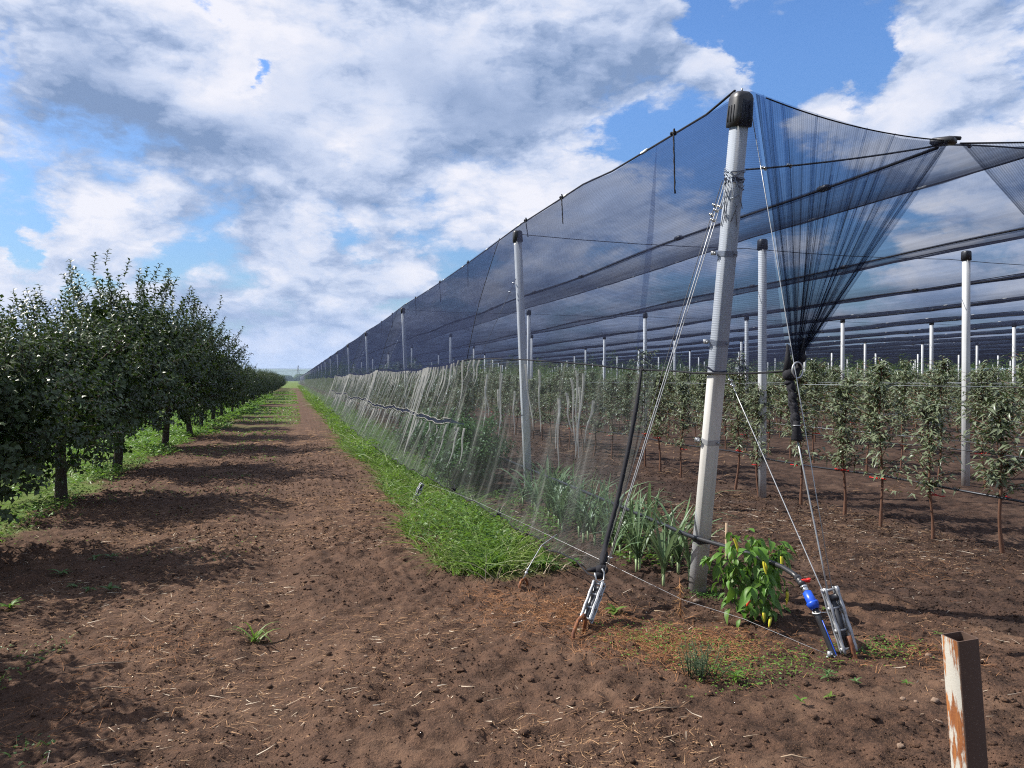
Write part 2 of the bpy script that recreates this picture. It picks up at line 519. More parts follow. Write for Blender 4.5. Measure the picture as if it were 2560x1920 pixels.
# ------------------------------------------------------------------ mesh building
class MB:
    def __init__(self):
        self.v, self.f, self.n = [], [], 0
        self.dens, self.uv = [], []
        self.smooth = False

    def add(self, verts, faces, dens=None, uv=None):
        verts = np.asarray(verts, float).reshape(-1, 3)
        self.v.append(verts)
        for k, fa in enumerate(faces if isinstance(faces, list) and len(faces) and isinstance(faces[0], np.ndarray) else [np.asarray(faces, int)]):
            if len(fa):
                self.f.append(fa + self.n)
        self.n += len(verts)
        if dens is not None:
            self.dens.append(np.asarray(dens, float))
            self.uv.append(np.asarray(uv, float))
        return self

    # a ring-swept tube along points
    def tube(self, pts, r, k=6, cap=True, twist=0.0):
        P = np.asarray(pts, float)
        n = len(P)
        R = np.full(n, r, float) if np.isscalar(r) else np.asarray(r, float)
        T = np.gradient(P, axis=0)
        T /= np.linalg.norm(T, axis=1)[:, None] + 1e-12
        ref = np.array([0, 0, 1.0]) if abs(T[0][2]) < 0.9 else np.array([1.0, 0, 0])
        vs = []
        u = np.cross(T[0], ref)
        u /= np.linalg.norm(u)
        for i in range(n):
            u = u - T[i] * np.dot(u, T[i])
            u /= np.linalg.norm(u) + 1e-12
            w = np.cross(T[i], u)
            a = np.arange(k) * 2 * PI / k + twist
            vs.append(P[i] + R[i] * (np.cos(a)[:, None] * u + np.sin(a)[:, None] * w))
        V = np.concatenate(vs)
        F = []
        for i in range(n - 1):
            for j in range(k):
                j2 = (j + 1) % k
                F.append((i * k + j, i * k + j2, (i + 1) * k + j2, (i + 1) * k + j))
        fs = [np.array(F, int)]
        if cap:
            V = np.concatenate([V, P[:1], P[-1:]])
            a, b = n * k, n * k + 1
            fs.append(np.array([(a, (j + 1) % k, j) for j in range(k)] + [(b, (n - 1) * k + j, (n - 1) * k + (j + 1) % k) for j in range(k)], int))
        return self.add(V, fs)

    # a prism: profile polygon rings at heights
    def rings(self, rings_, cap=True):
        k = len(rings_[0])
        V = np.concatenate([np.asarray(r, float) for r in rings_])
        n = len(rings_)
        F = [(i * k + j, i * k + (j + 1) % k, (i + 1) * k + (j + 1) % k, (i + 1) * k + j) for i in range(n - 1) for j in range(k)]
        fs = [np.array(F, int)]
        self.add(V, fs)
        if cap:
            base = self.n - len(V)
            self.ng = getattr(self, 'ng', [])
            self.ng.append([base + j for j in range(k)][::-1])
            self.ng.append([base + (n - 1) * k + j for j in range(k)])
        return self

    def box(self, c, s, M=None, bev=0.0):
        c, s = np.asarray(c, float), np.asarray(s, float) / 2
        if bev <= 0:
            V = np.array([(x, y, z) for x in (-1, 1) for y in (-1, 1) for z in (-1, 1)], float) * s
            F = [(0, 1, 3, 2), (4, 6, 7, 5), (0, 4, 5, 1), (2, 3, 7, 6), (0, 2, 6, 4), (1, 5, 7, 3)]
            if M is not None:
                V = V @ np.asarray(M).T
            return self.add(V + c, np.array(F, int))
        b = bev

        def ring(sx, sy, z):
            return [(-sx + b, -sy, z), (sx - b, -sy, z), (sx, -sy + b, z), (sx, sy - b, z), (sx - b, sy, z), (-sx + b, sy, z), (-sx, sy - b, z), (-sx, -sy + b, z)]
        rs = [ring(s[0] - b, s[1] - b, -s[2]), ring(s[0], s[1], -s[2] + b), ring(s[0], s[1], s[2] - b), ring(s[0] - b, s[1] - b, s[2])]
        rs = [np.array(r, float) for r in rs]
        if M is not None:
            rs = [r @ np.asarray(M).T for r in rs]
        return self.rings([r + c for r in rs])

    def sphere(self, c, r, seg=8, ring=5, sc=(1, 1, 1)):
        V, F = [], []
        for i in range(ring + 1):
            th = PI * i / ring
            for j in range(seg):
                a = 2 * PI * j / seg
                V.append((r * sc[0] * math.sin(th) * math.cos(a), r * sc[1] * math.sin(th) * math.sin(a), r * sc[2] * math.cos(th)))
        for i in range(ring):
            for j in range(seg):
                F.append((i * seg + j, (i + 1) * seg + j, (i + 1) * seg + (j + 1) % seg, i * seg + (j + 1) % seg))
        return self.add(np.array(V) + np.asarray(c, float), np.array(F, int))

    # a net sheet: G (nu, nv, 3) grid, density, uv in metres
    def sheet(self, G, dens=1.0, uv=None):
        nu, nv = G.shape[:2]
        idx = np.arange(nu * nv).reshape(nu, nv)
        F = np.stack([idx[:-1, :-1], idx[1:, :-1], idx[1:, 1:], idx[:-1, 1:]], -1).reshape(-1, 4)
        if uv is None:
            du = np.concatenate([[0], np.cumsum(np.linalg.norm(np.diff(G[:, nv // 2], axis=0), axis=1))])
            dv = np.concatenate([[0], np.cumsum(np.linalg.norm(np.diff(G[nu // 2], axis=0), axis=1))])
            uv = np.stack(np.meshgrid(du, dv, indexing='ij'), -1)
        d = np.full((nu, nv), dens, float) if np.isscalar(dens) else np.asarray(dens, float)
        return self.add(G.reshape(-1, 3), F, d.reshape(-1), uv.reshape(-1, 2))

    def mesh(self, name, mat, origin=None, smooth=False):
        V = np.concatenate(self.v) if self.v else np.zeros((0, 3))
        if origin is not None:
            V = V - np.asarray(origin, float)
        ng = getattr(self, 'ng', [])
        sizes = [fa.shape[1] for fa in self.f for _ in range(len(fa))] if False else None
        loops = np.concatenate([fa.reshape(-1) for fa in self.f] + [np.array(p, int) for p in ng]) if (self.f or ng) else np.zeros(0, int)
        tot = np.concatenate([np.full(len(fa), fa.shape[1], int) for fa in self.f] + [np.array([len(p)], int) for p in ng])
        me = bpy.data.meshes.new(name)
        me.vertices.add(len(V))
        me.vertices.foreach_set('co', V.reshape(-1))
        me.loops.add(len(loops))
        me.loops.foreach_set('vertex_index', loops.astype(np.int32))
        me.polygons.add(len(tot))
        starts = np.concatenate([[0], np.cumsum(tot)[:-1]])
        me.polygons.foreach_set('loop_start', starts.astype(np.int32))
        me.polygons.foreach_set('loop_total', tot.astype(np.int32))
        if smooth:
            me.polygons.foreach_set('use_smooth', np.ones(len(tot), bool))
        me.update(calc_edges=True)
        me.validate()
        if self.dens:
            d = np.concatenate(self.dens)
            a = me.attributes.new('dens', 'FLOAT', 'POINT')
            a.data.foreach_set('value', d.astype(np.float32))
            uvl = me.uv_layers.new(name='net')
            UV = np.concatenate(self.uv)
            uvl.data.foreach_set('uv', UV[loops].astype(np.float32).reshape(-1))
        me.materials.append(MAT[mat])
        return me


def props(o, label=None, cat=None, group=None, kind=None):
    if label:
        o['label'] = label
    if cat:
        o['category'] = cat
    if group:
        o['group'] = group
    if kind:
        o['kind'] = kind
    return o


_ORD = ['zeroth', 'first', 'second', 'third', 'fourth', 'fifth', 'sixth', 'seventh', 'eighth', 'ninth', 'tenth', 'eleventh', 'twelfth', 'thirteenth', 'fourteenth', 'fifteenth', 'sixteenth', 'seventeenth', 'eighteenth', 'nineteenth']


def ordinal(n):
    if n < 20:
        return _ORD[n]
    t = {2: 'twent', 3: 'thirt', 4: 'fort', 5: 'fift'}[n // 10]
    return t + 'ieth' if n % 10 == 0 else t + 'y-' + _ORD[n % 10]


def thing(name, label, cat, loc=(0, 0, 0), group=None, rot=(0, 0, 0)):
    o = bpy.data.objects.new(name, None)
    col.objects.link(o)
    o.location = loc
    o.rotation_euler = rot
    o.empty_display_size = 0.2
    return props(o, label, cat, group)


def part(name, mb, mat, parent, label=None, kind=None, smooth=False, local=False, grand=None):
    """A part under its thing; mb in world coordinates unless local. grand: the thing, when parent is itself a part at the thing's origin."""
    org = None if local else (grand or parent).location
    me = mb if isinstance(mb, bpy.types.Mesh) else mb.mesh(name, mat, org, smooth)
    o = bpy.data.objects.new(name, me)
    col.objects.link(o)
    o.parent = parent
    return props(o, label, None, None, kind)


def solo(name, mb, mat, label, cat, group=None, kind=None, smooth=False, origin=None):
    me = mb if isinstance(mb, bpy.types.Mesh) else mb.mesh(name, mat, origin, smooth)
    o = bpy.data.objects.new(name, me)
    col.objects.link(o)
    if origin is not None:
        o.location = origin
    return props(o, label, cat, group, kind)


_kids = {}


def dup(root, loc, rot=None, scale=None, label=None, group=None):
    r = root.copy()
    col.objects.link(r)
    r.location = loc
    if rot is not None:
        r.rotation_euler = rot
    if scale is not None:
        r.scale = scale
    if label:
        r['label'] = label
    if group:
        r['group'] = group
    for ch in _kids.setdefault(root.name, list(root.children)):
        c = ch.copy()
        col.objects.link(c)
        c.parent = r
        for g in _kids.setdefault(ch.name, list(ch.children)):
            d = g.copy()
            col.objects.link(d)
            d.parent = c
    return r


def norm(a):
    return a / (np.linalg.norm(a, axis=-1, keepdims=True) + 1e-9)


def leaves(mb, P, Dr, U, L, Wd, fold=0.22, droop=0.18):
    """Folded four-triangle leaves, all at once."""
    P, Dr, U = np.asarray(P), norm(np.asarray(Dr)), np.asarray(U)
    S = norm(np.cross(Dr, U))
    U = np.cross(S, Dr)
    L, Wd = np.asarray(L)[:, None], np.asarray(Wd)[:, None]
    mc = P + Dr * L * 0.45 + U * L * 0.03
    ml = mc + S * Wd / 2 + U * fold * Wd
    mr = mc - S * Wd / 2 + U * fold * Wd
    tip = P + Dr * L - U * droop * L
    V = np.stack([P, ml, mc, mr, tip], 1).reshape(-1, 3)
    b = np.arange(len(P))[:, None] * 5
    F = np.concatenate([b + np.array(t) for t in ((0, 2, 1), (0, 3, 2), (1, 2, 4), (2, 3, 4))])
    return mb.add(V, F)


def blades(mb, P, Dr, L, Wd, bend, seg=3, side=None):
    """Tapered, bending strips (grass blades, straws)."""
    P, Dr = np.asarray(P, float), norm(np.asarray(Dr, float))
    N = len(P)
    L, Wd, bend = (np.broadcast_to(np.asarray(a, float), (N,)) for a in (L, Wd, bend))
    if side is None:
        a = rng.random(N) * 2 * PI
        side = np.stack([np.cos(a), np.sin(a), 0 * a], -1)
    side = norm(side - Dr * (side * Dr).sum(-1, keepdims=True))
    out = norm(np.stack([Dr[:, 0], Dr[:, 1], np.zeros(N)], -1) + 1e-5)
    V = []
    for i in range(seg + 1):
        t = i / seg
        c = P + Dr * (L * t)[:, None] + out * (bend * L * t * t * 0.7)[:, None]
        c[:, 2] -= bend * L * t * t * 0.6
        w = Wd * (1 - 0.9 * t ** 1.5) * 0.5
        V += [c + side * w[:, None], c - side * w[:, None]]
    V = np.stack(V, 1).reshape(-1, 3)
    k = 2 * (seg + 1)
    b = np.arange(N)[:, None] * k
    F = np.concatenate([b + np.array((2 * i, 2 * i + 1, 2 * i + 3, 2 * i + 2)) for i in range(seg)])
    return mb.add(V, F)


def rand_dirs(n, up=0.3, spread=1.0):
    a = rng.random(n) * 2 * PI
    z = up + (rng.random(n) - .5) * spread
    return norm(np.stack([np.cos(a), np.sin(a), z], -1))


def seg_pts(a, b, n=2, sag=0.0):
    a, b = np.asarray(a, float), np.asarray(b, float)
    t = np.linspace(0, 1, n)[:, None]
    P = a + (b - a) * t
    P[:, 2] -= sag * 4 * (t * (1 - t))[:, 0]
    return P


# ------------------------------------------------------------------ the ground
def axis(fine_lo, fine_hi, step, far_lo, far_hi, growth):
    xs = list(np.arange(fine_lo, fine_hi + step / 2, step))
    s, x = step, xs[-1]
    while x < far_hi:
        s = s * growth
        x += s
        xs.append(min(x, far_hi))
    s, x = step, xs[0]
    left = []
    while x > far_lo:
        s = s * growth
        x -= s
        left.append(max(x, far_lo))
    return np.array(left[::-1] + xs)


gx = axis(-3.4, 5.6, 0.022, -9000, 9000, 1.055)
gy = axis(2.2, 8.6, 0.022, -9000, 9000, 1.04)
GX, GY = np.meshgrid(gx, gy, indexing='ij')
GG = np.stack([GX, GY, ground_h(GX, GY)], -1)
nu, nv = GG.shape[:2]
idx = np.arange(nu * nv).reshape(nu, nv)
mbg = MB().add(GG.reshape(-1, 3), np.stack([idx[:-1, :-1], idx[1:, :-1], idx[1:, 1:], idx[:-1, 1:]], -1).reshape(-1, 4))
solo('ground', mbg, 'soil', 'dark reddish brown tilled soil with a worn dirt path between the trees and the net', 'ground', kind='structure', smooth=True)

# hills on the horizon
hp = []
for i, a in enumerate(np.linspace(math.radians(-70), math.radians(100), 140)):
    d = 5200
    h = 62 + 36 * vnoise(i, 0, 18, 1) + 12 * vnoise(i, 0, 5, 2)
    hp.append([(d * math.sin(a), d * math.cos(a), -5), ((d + 500) * math.sin(a), (d + 500) * math.cos(a), h * .8), ((d + 900) * math.sin(a), (d + 900) * math.cos(a), h), ((d + 1800) * math.sin(a), (d + 1800) * math.cos(a), -5)])
H = np.array(hp)
idx = np.arange(H.shape[0] * 4).reshape(-1, 4)
solo('hills', MB().add(H.reshape(-1, 3), np.stack([idx[:-1, :-1], idx[1:, :-1], idx[1:, 1:], idx[:-1, 1:]], -1).reshape(-1, 4)), 'hill',
     'low blue hills along the horizon beyond the fields', 'hills', kind='structure', smooth=True)

# far wood: one mass of crowns on the plain
mbw = MB()
for i in range(260):
    a = math.radians(-25 + 60 * i / 260 + rng.normal() * .05)
    d = 1900 + rng.random() * 200
    r = 7 + rng.random() * 7
    mbw.sphere((d * math.sin(a), d * math.cos(a), r * .55), r, 7, 5, (1.3, 1.3, 0.75 + rng.random() * .4))
solo('woods', mbw, 'far_leaf', 'dark blue line of woods on the plain below the hills', 'woods', kind='stuff')

# lattice pylon and its line far off
pyl = thing('power_pylon', 'tiny lattice power pylon standing against the far blue hills', 'pylon', (6, 1500, 0))
mp = MB()
for sx in (-1, 1):
    for sy in (-1, 1):
        mp.tube(seg_pts((6 + 3.5 * sx, 1500 + 3.5 * sy, 0), (6 + .5 * sx, 1500 + .5 * sy, 30)), .28, 4)
for k in range(6):
    z0, z1 = k * 5, k * 5 + 5
    w0, w1 = 3.5 - 3 * z0 / 30, 3.5 - 3 * z1 / 30
    mp.tube(seg_pts((6 - w0, 1500 - w0, z0), (6 + w1, 1500 - w1, z1)), .18, 4)
    mp.tube(seg_pts((6 + w0, 1500 - w0, z0), (6 - w1, 1500 - w1, z1)), .18, 4)
part('lattice_tower', mp, 'wire_dark', pyl)
for z in (20, 25):
    part('cross_arm', MB().tube(seg_pts((-1, 1500, z), (13, 1500, z)), .3, 4), 'wire_dark', pyl)
for z in (20, 25):
    for x0 in (0,):
        part('power_line', MB().tube(seg_pts((-260, 1500, z + 2), (6, 1500, z), 12, 3), .16, 4).tube(seg_pts((6, 1500, z), (272, 1500, z + 2), 12, 3), .16, 4), 'wire_dark', pyl)

# ------------------------------------------------------------------ the net roof
ROWX = [2.94, 6.20, 9.70] + [9.62 + 3.4 * k for k in range(1, 25)]
VALX = [4.5] + [0.5 * (ROWX[k] + ROWX[k + 1]) for k in range(1, len(ROWX) - 1)] + [ROWX[-1] + 1.7]
POSTY = [9.6] + [9.6 + 11.0 * k for k in range(1, 42)]
RIDGE, VALLEY = 3.61, 3.31
Y0, Y1 = 4.55, 462.0
ysteps = [Y0]
while ysteps[-1] < Y1:
    ysteps.append(min(Y1, ysteps[-1] + max(0.55, (ysteps[-1] - 20) * 0.06)))
ysteps = np.array(ysteps)
ROW_WORD = ['first', 'second', 'third', 'fourth', 'fifth', 'sixth', 'seventh', 'eighth', 'ninth', 'tenth', 'eleventh', 'twelfth', 'thirteenth', 'fourteenth', 'fifteenth',
            'sixteenth', 'seventeenth', 'eighteenth', 'nineteenth', 'twentieth']


def sagged(y, top):
    """Height of a cable line that hangs slightly between the post lines."""
    t = ((y - 9.6) / 11.0) % 1.0
    return top - 0.05 * 4 * t * (1 - t)


def ridge_x(k, y):
    return 2.81 if k == 0 and y > 7 else (2.95 - 0.14 * min(1, max(0, (y - 4.6) / 5)) if k == 0 else ROWX[k])


def val_z(y, k=0):
    return VALLEY + 0.02 * math.sin(y * 0.9 + k)


NR = len(ROWX)
plate = MB().box((0, 0, 0), (.075, .13, .045), None, .012).mesh('connector_plate', 'black_rubber')
clipm = MB().tube([(0, -.06, 0), (0, .06, 0)], .013, 6).mesh('white_clip', 'white_plastic')


def roof_panel(mb, k, left):
    """From ridge k down to the valley on its left or right."""
    vx = VALX[k - 1] if left else VALX[k]
    G = np.zeros((len(ysteps), 5, 3))
    for i, y in enumerate(ysteps):
        a = np.array((ridge_x(k, y), y, sagged(y, RIDGE)))
        b = np.array((vx, y - (0.1 if i == 0 else 0), val_z(y, k - 1 if left else k)))
        for j in range(5):
            t = j / 4
            G[i, j] = a + (b - a) * t
            G[i, j, 2] -= 0.06 * 4 * t * (1 - t) + 0.012 * math.sin(y * 3.1 + j * 2 + k)
    mb.sheet(G)


for k in range(NR):
    lab = f'sheer dark net roof pitched over the {ordinal(k + 1)} row of posts counted from the path'
    grp = 'net roofs over the rows of posts'
    hn = thing('hail_net', lab, 'net', (ROWX[k], Y0, RIDGE), grp)
    mb = MB()
    if k > 0:
        roof_panel(mb, k, True)
    roof_panel(mb, k, False)
    part('net_sheet', mb, 'net_roof', hn)
    # the hem on the ridge and the joined seam in the valley
    hem = MB()
    hem.tube(([] if k else [(2.925, 4.70, 3.60)]) + [(ridge_x(k, y), y, sagged(y, RIDGE) + .008) for y in ysteps if y > 5.0 or k], .009, 5)
    part('ridge_hem', hem, 'black_cloth', hn)
    seam = MB()
    n = len(ysteps)
    G = np.zeros((n, 3, 3))
    for i, y in enumerate(ysteps):
        z = val_z(y, k)
        for j in range(3):
            G[i, j] = (VALX[k] + .012 * math.sin(y * 1.7 + j * 1.4), y, z + .018 - j * .024)
    seam.sheet(G, 2.4)
    part('valley_seam', seam, 'net_roof', hn)
    part('seam_cord', MB().tube([(VALX[k], y, val_z(y, k)) for y in ysteps], .012, 5), 'black_cloth', hn)
    far_plates, far_clips = MB(), MB()
    y = 5.8 + 0.9 * ((k * 37) % 10) / 10 * (k > 0)
    while y < 120:
        d = math.hypot(VALX[k], y)
        loc = Vector((VALX[k], y, val_z(y, k) + .005)) - Vector(hn.location)
        if d < 24:
            o = part('connector_plate', plate, None, hn, local=True)
            o.location = loc
        else:
            far_plates.box((VALX[k], y, val_z(y, k)), (.07, .13, .045))
        y += 2.9 + 0.5 * math.sin(k + y)
    y = 6.1 + 0.37 * k % 1.5
    while y < 70:
        x = ridge_x(k, y)
        if k == 0 or rng.random() < .8:
            loc = Vector((x + .002, y, sagged(y, RIDGE) + .012)) - Vector(hn.location)
            if math.hypot(x, y) < 16:
                o = part('white_clip', clipm, None, hn, local=True)
                o.location = loc
            else:
                far_clips.tube([(x, y - .06, sagged(y, RIDGE) + .012), (x, y + .06, sagged(y, RIDGE) + .012)], .013, 4)
        y += 1.75
    if far_plates.n:
        part('connector_plate', far_plates, 'black_rubber', hn, kind='stuff')
    if far_clips.n:
        part('white_clip', far_clips, 'white_plastic', hn, kind='stuff')

# cables across the rows at each post line, and one at the front
for i, y in enumerate(POSTY[:7]):
    pts = [(2.80, y, 3.5)] + [(x, y, 3.47) for x in ROWX[1:14]]
    P = np.concatenate([seg_pts(pts[j], pts[j + 1], 5, .03)[(1 if j else 0):] for j in range(len(pts) - 1)])
    solo('cross_cable', MB().tube(P, .005, 4), 'wire_dark', f'thin dark cable crossing all rows at the {ROW_WORD[i]} line of posts behind the corner post', 'cable')
solo('cross_cable', MB().tube(seg_pts((2.97, 4.72, 3.06), (4.5, 4.5, 3.30), 8, .02), .007, 5).tube(seg_pts((4.5, 4.5, 3.30), (6.17, 4.75, 3.42), 6, -.02), .007, 5), 'wire_dark',
     'taut dark cable from the corner post collar to the front tip of the net valley', 'cable')


# ------------------------------------------------------------------ concrete posts
def oct_ring(w, c, z):
    return [(-w + c, -w, z), (w - c, -w, z), (w, -w + c, z), (w, w - c, z), (w - c, w, z), (-w + c, w, z), (-w, w - c, z), (-w, -w + c, z)]


def post_meshes(w, h, c):
    shaft = MB().rings([oct_ring(w, c, -.25), oct_ring(w, c, h * .5), oct_ring(w * .97, c, h)])
    cw = w * 1.22
    cap = MB().rings([oct_ring(cw * 1.03, c * 1.3, h - .10), oct_ring(cw, c * 1.3, h + .022), oct_ring(cw * .94, c * 1.6, h + .036), oct_ring(cw * .78, c * 1.6, h + .045), oct_ring(cw * .35, c, h + .048)])
    return shaft, cap


shaft, cap = post_meshes(.045, 3.50, .010)
shaft_me, cap_me = shaft.mesh('shaft', 'concrete'), cap.mesh('cap', 'black_rubber')
post0 = thing('concrete_post', 'x', 'post', (ROWX[1], POSTY[0], 0), 'concrete posts under the net')
part('shaft', shaft_me, None, post0, local=True)
part('cap', cap_me, None, post0, local=True)


def in_view(x, y, margin=60):
    d = .9624 * y + .2716 * x
    l = .9624 * x - .2716 * y
    if d < .5:
        return False, d
    px = 1106 + 1662 * l / d
    return -margin < px < 2212 + margin, d


cand = []
for k in range(NR):
    for i, y in enumerate(POSTY):
        yy = y - (.33 if k else 0)
        vis, d = in_view(ROWX[k], yy)
        if vis:
            cand.append((d, k, i, ROWX[k], yy))
for k in range(1, 3):
    cand.append((4.5, k, -1, ROWX[k], 5.0))
cand.sort()
special = {(0, 0): 'white concrete post leaning over the side net, next behind the corner post',
           (0, 1): 'white concrete post in the side net, second behind the corner post',
           (0, 2): 'white concrete post in the side net, third behind the corner post',
           (1, 0): 'white concrete post directly behind the gathered fan of net',
           (2, 0): 'tall white concrete post among the saplings at the far end of the view from the path',
           (1, 1): 'white concrete post seen just beside the second side post, in the second row',
           (2, 1): 'white concrete post of the third row, seen between the side post and the corner post',
           (3, 1): 'white concrete post of the fourth row, seen close beside the net fan',
           (4, 1): 'white concrete post of the fifth row, between the net fan and the tall post'}
special[(2, 0)] = 'tall white concrete post of the third row, nearest beyond the net fan'
stuff_posts = MB()
used = 0
for (d, k, i, x, y) in cand:
    lean = (0, -0.045, 0) if k == 0 else (0, 0, rng.normal() * .02)
    if i == -1:
        lean = (0.15, 0, 0)
    if used < 240:
        lab = special.get((k, i))
        if lab is None:
            if k == 0:
                lab = f'slim concrete post in the side net, {ordinal(i + 1)} behind the corner post'
            elif i == -1:
                lab = f'leaning end post of the {ROW_WORD[k]} row at the front of the block'
            else:
                lab = f'slim white concrete post of the {ordinal(k + 1)} row, at the {ordinal(i + 1)} cross line of posts'
        o = dup(post0, (x, y, 0), lean, None, lab)
        used += 1
    else:
        for (x0, y0, z0, z1) in ((x, y, 0, 3.5),):
            stuff_posts.box((x, y, 1.75), (.092, .092, 3.5))
solo('concrete_posts', stuff_posts, 'concrete', 'countless thin pale posts in the farthest rows under the net', 'posts', kind='stuff')
for ch in list(post0.children):
    bpy.data.objects.remove(ch)
bpy.data.objects.remove(post0)

# the corner post, leaning towards the path's start
CP = Vector((2.94, 5.24, 0))
CROT = (0.172, -0.003, 0)
CM = Euler(CROT).to_matrix()
corner = thing('concrete_post', 'thick white corner post with black cap and metal bands, leaning out in front', 'post', CP, None, CROT)
sh, cp = post_meshes(.051, 3.51, .010)
part('shaft', sh, 'concrete', corner, local=True)
cw = .066
capmb = MB().rings([oct_ring(cw * 1.02, .014, 3.385), oct_ring(cw * 1.04, .014, 3.45), oct_ring(cw * 1.0, .018, 3.572), oct_ring(cw * .92, .022, 3.597), oct_ring(cw * .74, .025, 3.613), oct_ring(cw * .3, .01, 3.62)])
co = part('cap', capmb, 'black_rubber', corner, local=True)
for s in (-.035, 0, .035):
    part('rib', MB().box((s, -cw * 1.045, 3.47), (.008, .01, .11), None, .003), 'black_rubber', co, local=True)
    part('rib', MB().box((-cw * 1.045, s, 3.47), (.01, .008, .11), None, .003), 'black_rubber', co, local=True)
part('cap_screw', MB().tube([(0, 0, 3.62), (0, 0, 3.64)], .006, 6), 'galvanised', co, local=True)
for z in (2.53, 1.90, 1.17):
    band = MB().rings([oct_ring(.0540, .010, z - .019), oct_ring(.0540, .010, z + .019)], cap=False)
    band.rings([oct_ring(.0515, .010, z - .016), oct_ring(.0515, .010, z + .016)], cap=False)
    bo = part('clamp_band', band, 'galvanised', corner, local=True)
    part('band_lug', MB().box((-.078, .045, z), (.03, .006, .03)).box((-.078, .062, z), (.03, .006, .03)), 'galvanised', bo, local=True)
    part('band_bolt', MB().tube([(-.08, .028, z), (-.08, .082, z)], .005, 6).tube([(-.08, .022, z), (-.08, .03, z)], .010, 6), 'galvanised', bo, local=True)
    part('band_bolt', MB().tube([(.03, -.054, z), (.03, -.064, z)], .009, 6), 'galvanised', bo, local=True)


def wrap(z, w, tilt, tx, r=.004, k=24):
    """A turn of wire round the square post."""
    P = []
    for j in range(k + 1):
        a = 2 * PI * j / k
        c, s = math.cos(a), math.sin(a)
        q = w / max(abs(c), abs(s))
        q = min(q, w * 1.30)
        P.append((q * c, q * s, z + tilt * s + tx * c))
    return P


wr = MB()
for (z, tl_, tx_) in ((3.10, .01, .012), (3.075, .03, -.02), (3.05, -.025, .03), (3.06, .045, .01), (3.02, .02, -.05)):
    wr.tube(wrap(z, .0560, tl_, tx_), .0042, 5, False)
part('wire_wrap', wr, 'wire', corner, local=True)
part('strap', MB().rings([oct_ring(.0532, .010, 3.015), oct_ring(.0532, .010, 3.05)], cap=False), 'black_rubber', corner, local=True)
loops_ = MB()
for (x0, z0, x1, z1) in ((-.055, 3.04, .02, 2.72), (.03, 3.03, -.03, 2.75), (-.03, 3.05, .05, 2.84), (.05, 3.0, -.05, 2.9)):
    loops_.tube([(x0, -.056, z0), ((x0 + x1) / 2 + .01, -.061, (z0 + z1) / 2 - .02), (x1, -.057, z1)], .0035, 5)
    loops_.tube([(-.056, x0, z0), (-.062, (x0 + x1) / 2, (z0 + z1) / 2), (-.057, x1, z1)], .0035, 5)
part('wire_loop', loops_, 'wire', corner, local=True)
part('rope_wrap', MB().tube(wrap(1.70, .057, .012, -.01), .006, 5, False).tube(wrap(1.685, .057, -.01, .012), .006, 5, False), 'black_cloth', corner, local=True)
part('hose_clip', MB().rings([oct_ring(.0540, .010, .395), oct_ring(.0540, .010, .435)], cap=False), 'black_rubber', corner, local=True)


def on_post(h, dx=0, dy=0):
    return CM @ Vector((dx, dy, h)) + CP


# ------------------------------------------------------------------ side net (dark upper curtain)
CAPT = np.array(on_post(3.56, -.05, .0))
RING = np.array((3.03, 4.20, 1.67))


def topc(y):
    return np.array((ridge_x(0, y) - .012, y, sagged(y, RIDGE)))


SEAM_Y = [5.4, 5.85, 6.5, 7.3, 8.1, 9.2, 10.2, 12, 15, 18, 20.6, 26, 31.6]
SEAM_P = [(2.80, 1.675), (2.70, 1.69), (2.60, 1.74), (2.50, 1.79), (2.40, 1.83), (2.28, 1.87), (2.20, 1.89), (2.22, 1.82), (2.24, 1.79), (2.20, 1.84), (2.17, 1.90), (2.23, 1.82), (2.17, 1.90)]


def seam(y):
    if y > 10.2:
        t = ((y - 9.6) / 11.0) % 1.0
        s = 4 * t * (1 - t)
        return np.array((2.19 + .05 * s, y, 1.89 - .09 * s + .012 * math.sin(y * 2.1)))
    x = np.interp(y, SEAM_Y, [p[0] for p in SEAM_P])
    z = np.interp(y, SEAM_Y, [p[1] for p in SEAM_P])
    return np.array((x, y, z))


side = thing('side_net', 'dark sheer curtain of net hanging from the first ridge along the path side', 'net', (2.5, 5, 1.8))
NV = 9


def fill(a, b, nv=NV, bow=0.0, nrm=(-1, 0, 0)):
    t = np.linspace(0, 1, nv)[:, None]
    return a + (b - a) * t + np.asarray(nrm) * (bow * 4 * t * (1 - t))


# round the corner post to the ring
cols, dn = [], []
corner_seam = [RING + (-.02, .02, .0), np.array((2.98, 4.36, 1.665)), np.array((2.93, 4.55, 1.66)), np.array((2.885, 4.75, 1.66)), np.array((2.862, 4.95, 1.665)), np.array((2.855, 5.15, 1.668)), seam(5.4), seam(5.85)]
corner_top = [CAPT + (.11, -.07, -.03), CAPT + (.07, -.07, -.02), CAPT + (.03, -.07, -.01), CAPT + (-.012, -.03, 0), CAPT + (-.012, .02, .01), topc(4.9), topc(5.4), topc(5.85)]
for i, (a, b) in enumerate(zip(corner_top, corner_seam)):
    cols.append(fill(a, b, 14))
    t = np.linspace(0, 1, 14)
    dn.append((1.6 if i < 2 else 1.0) + (1.6 * t ** 2 if i < 3 else .5 * t ** 3 * (i < 5)))
mb = MB().sheet(np.array(cols), np.array(dn))
ys = np.concatenate([np.arange(5.85, 40, .3), np.geomspace(40, 462, 60)])
G = np.zeros((len(ys), 12, 3))
for i, y in enumerate(ys):
    G[i] = fill(topc(max(5.6, y)), seam(y), 12, -.05)
    G[i, :, 0] += .012 * np.sin(y * 5.2 + np.arange(12) * .4) * np.linspace(0, 1, 12)
mb.sheet(G, 1.0)
part('net_sheet', mb, 'net_side', side)
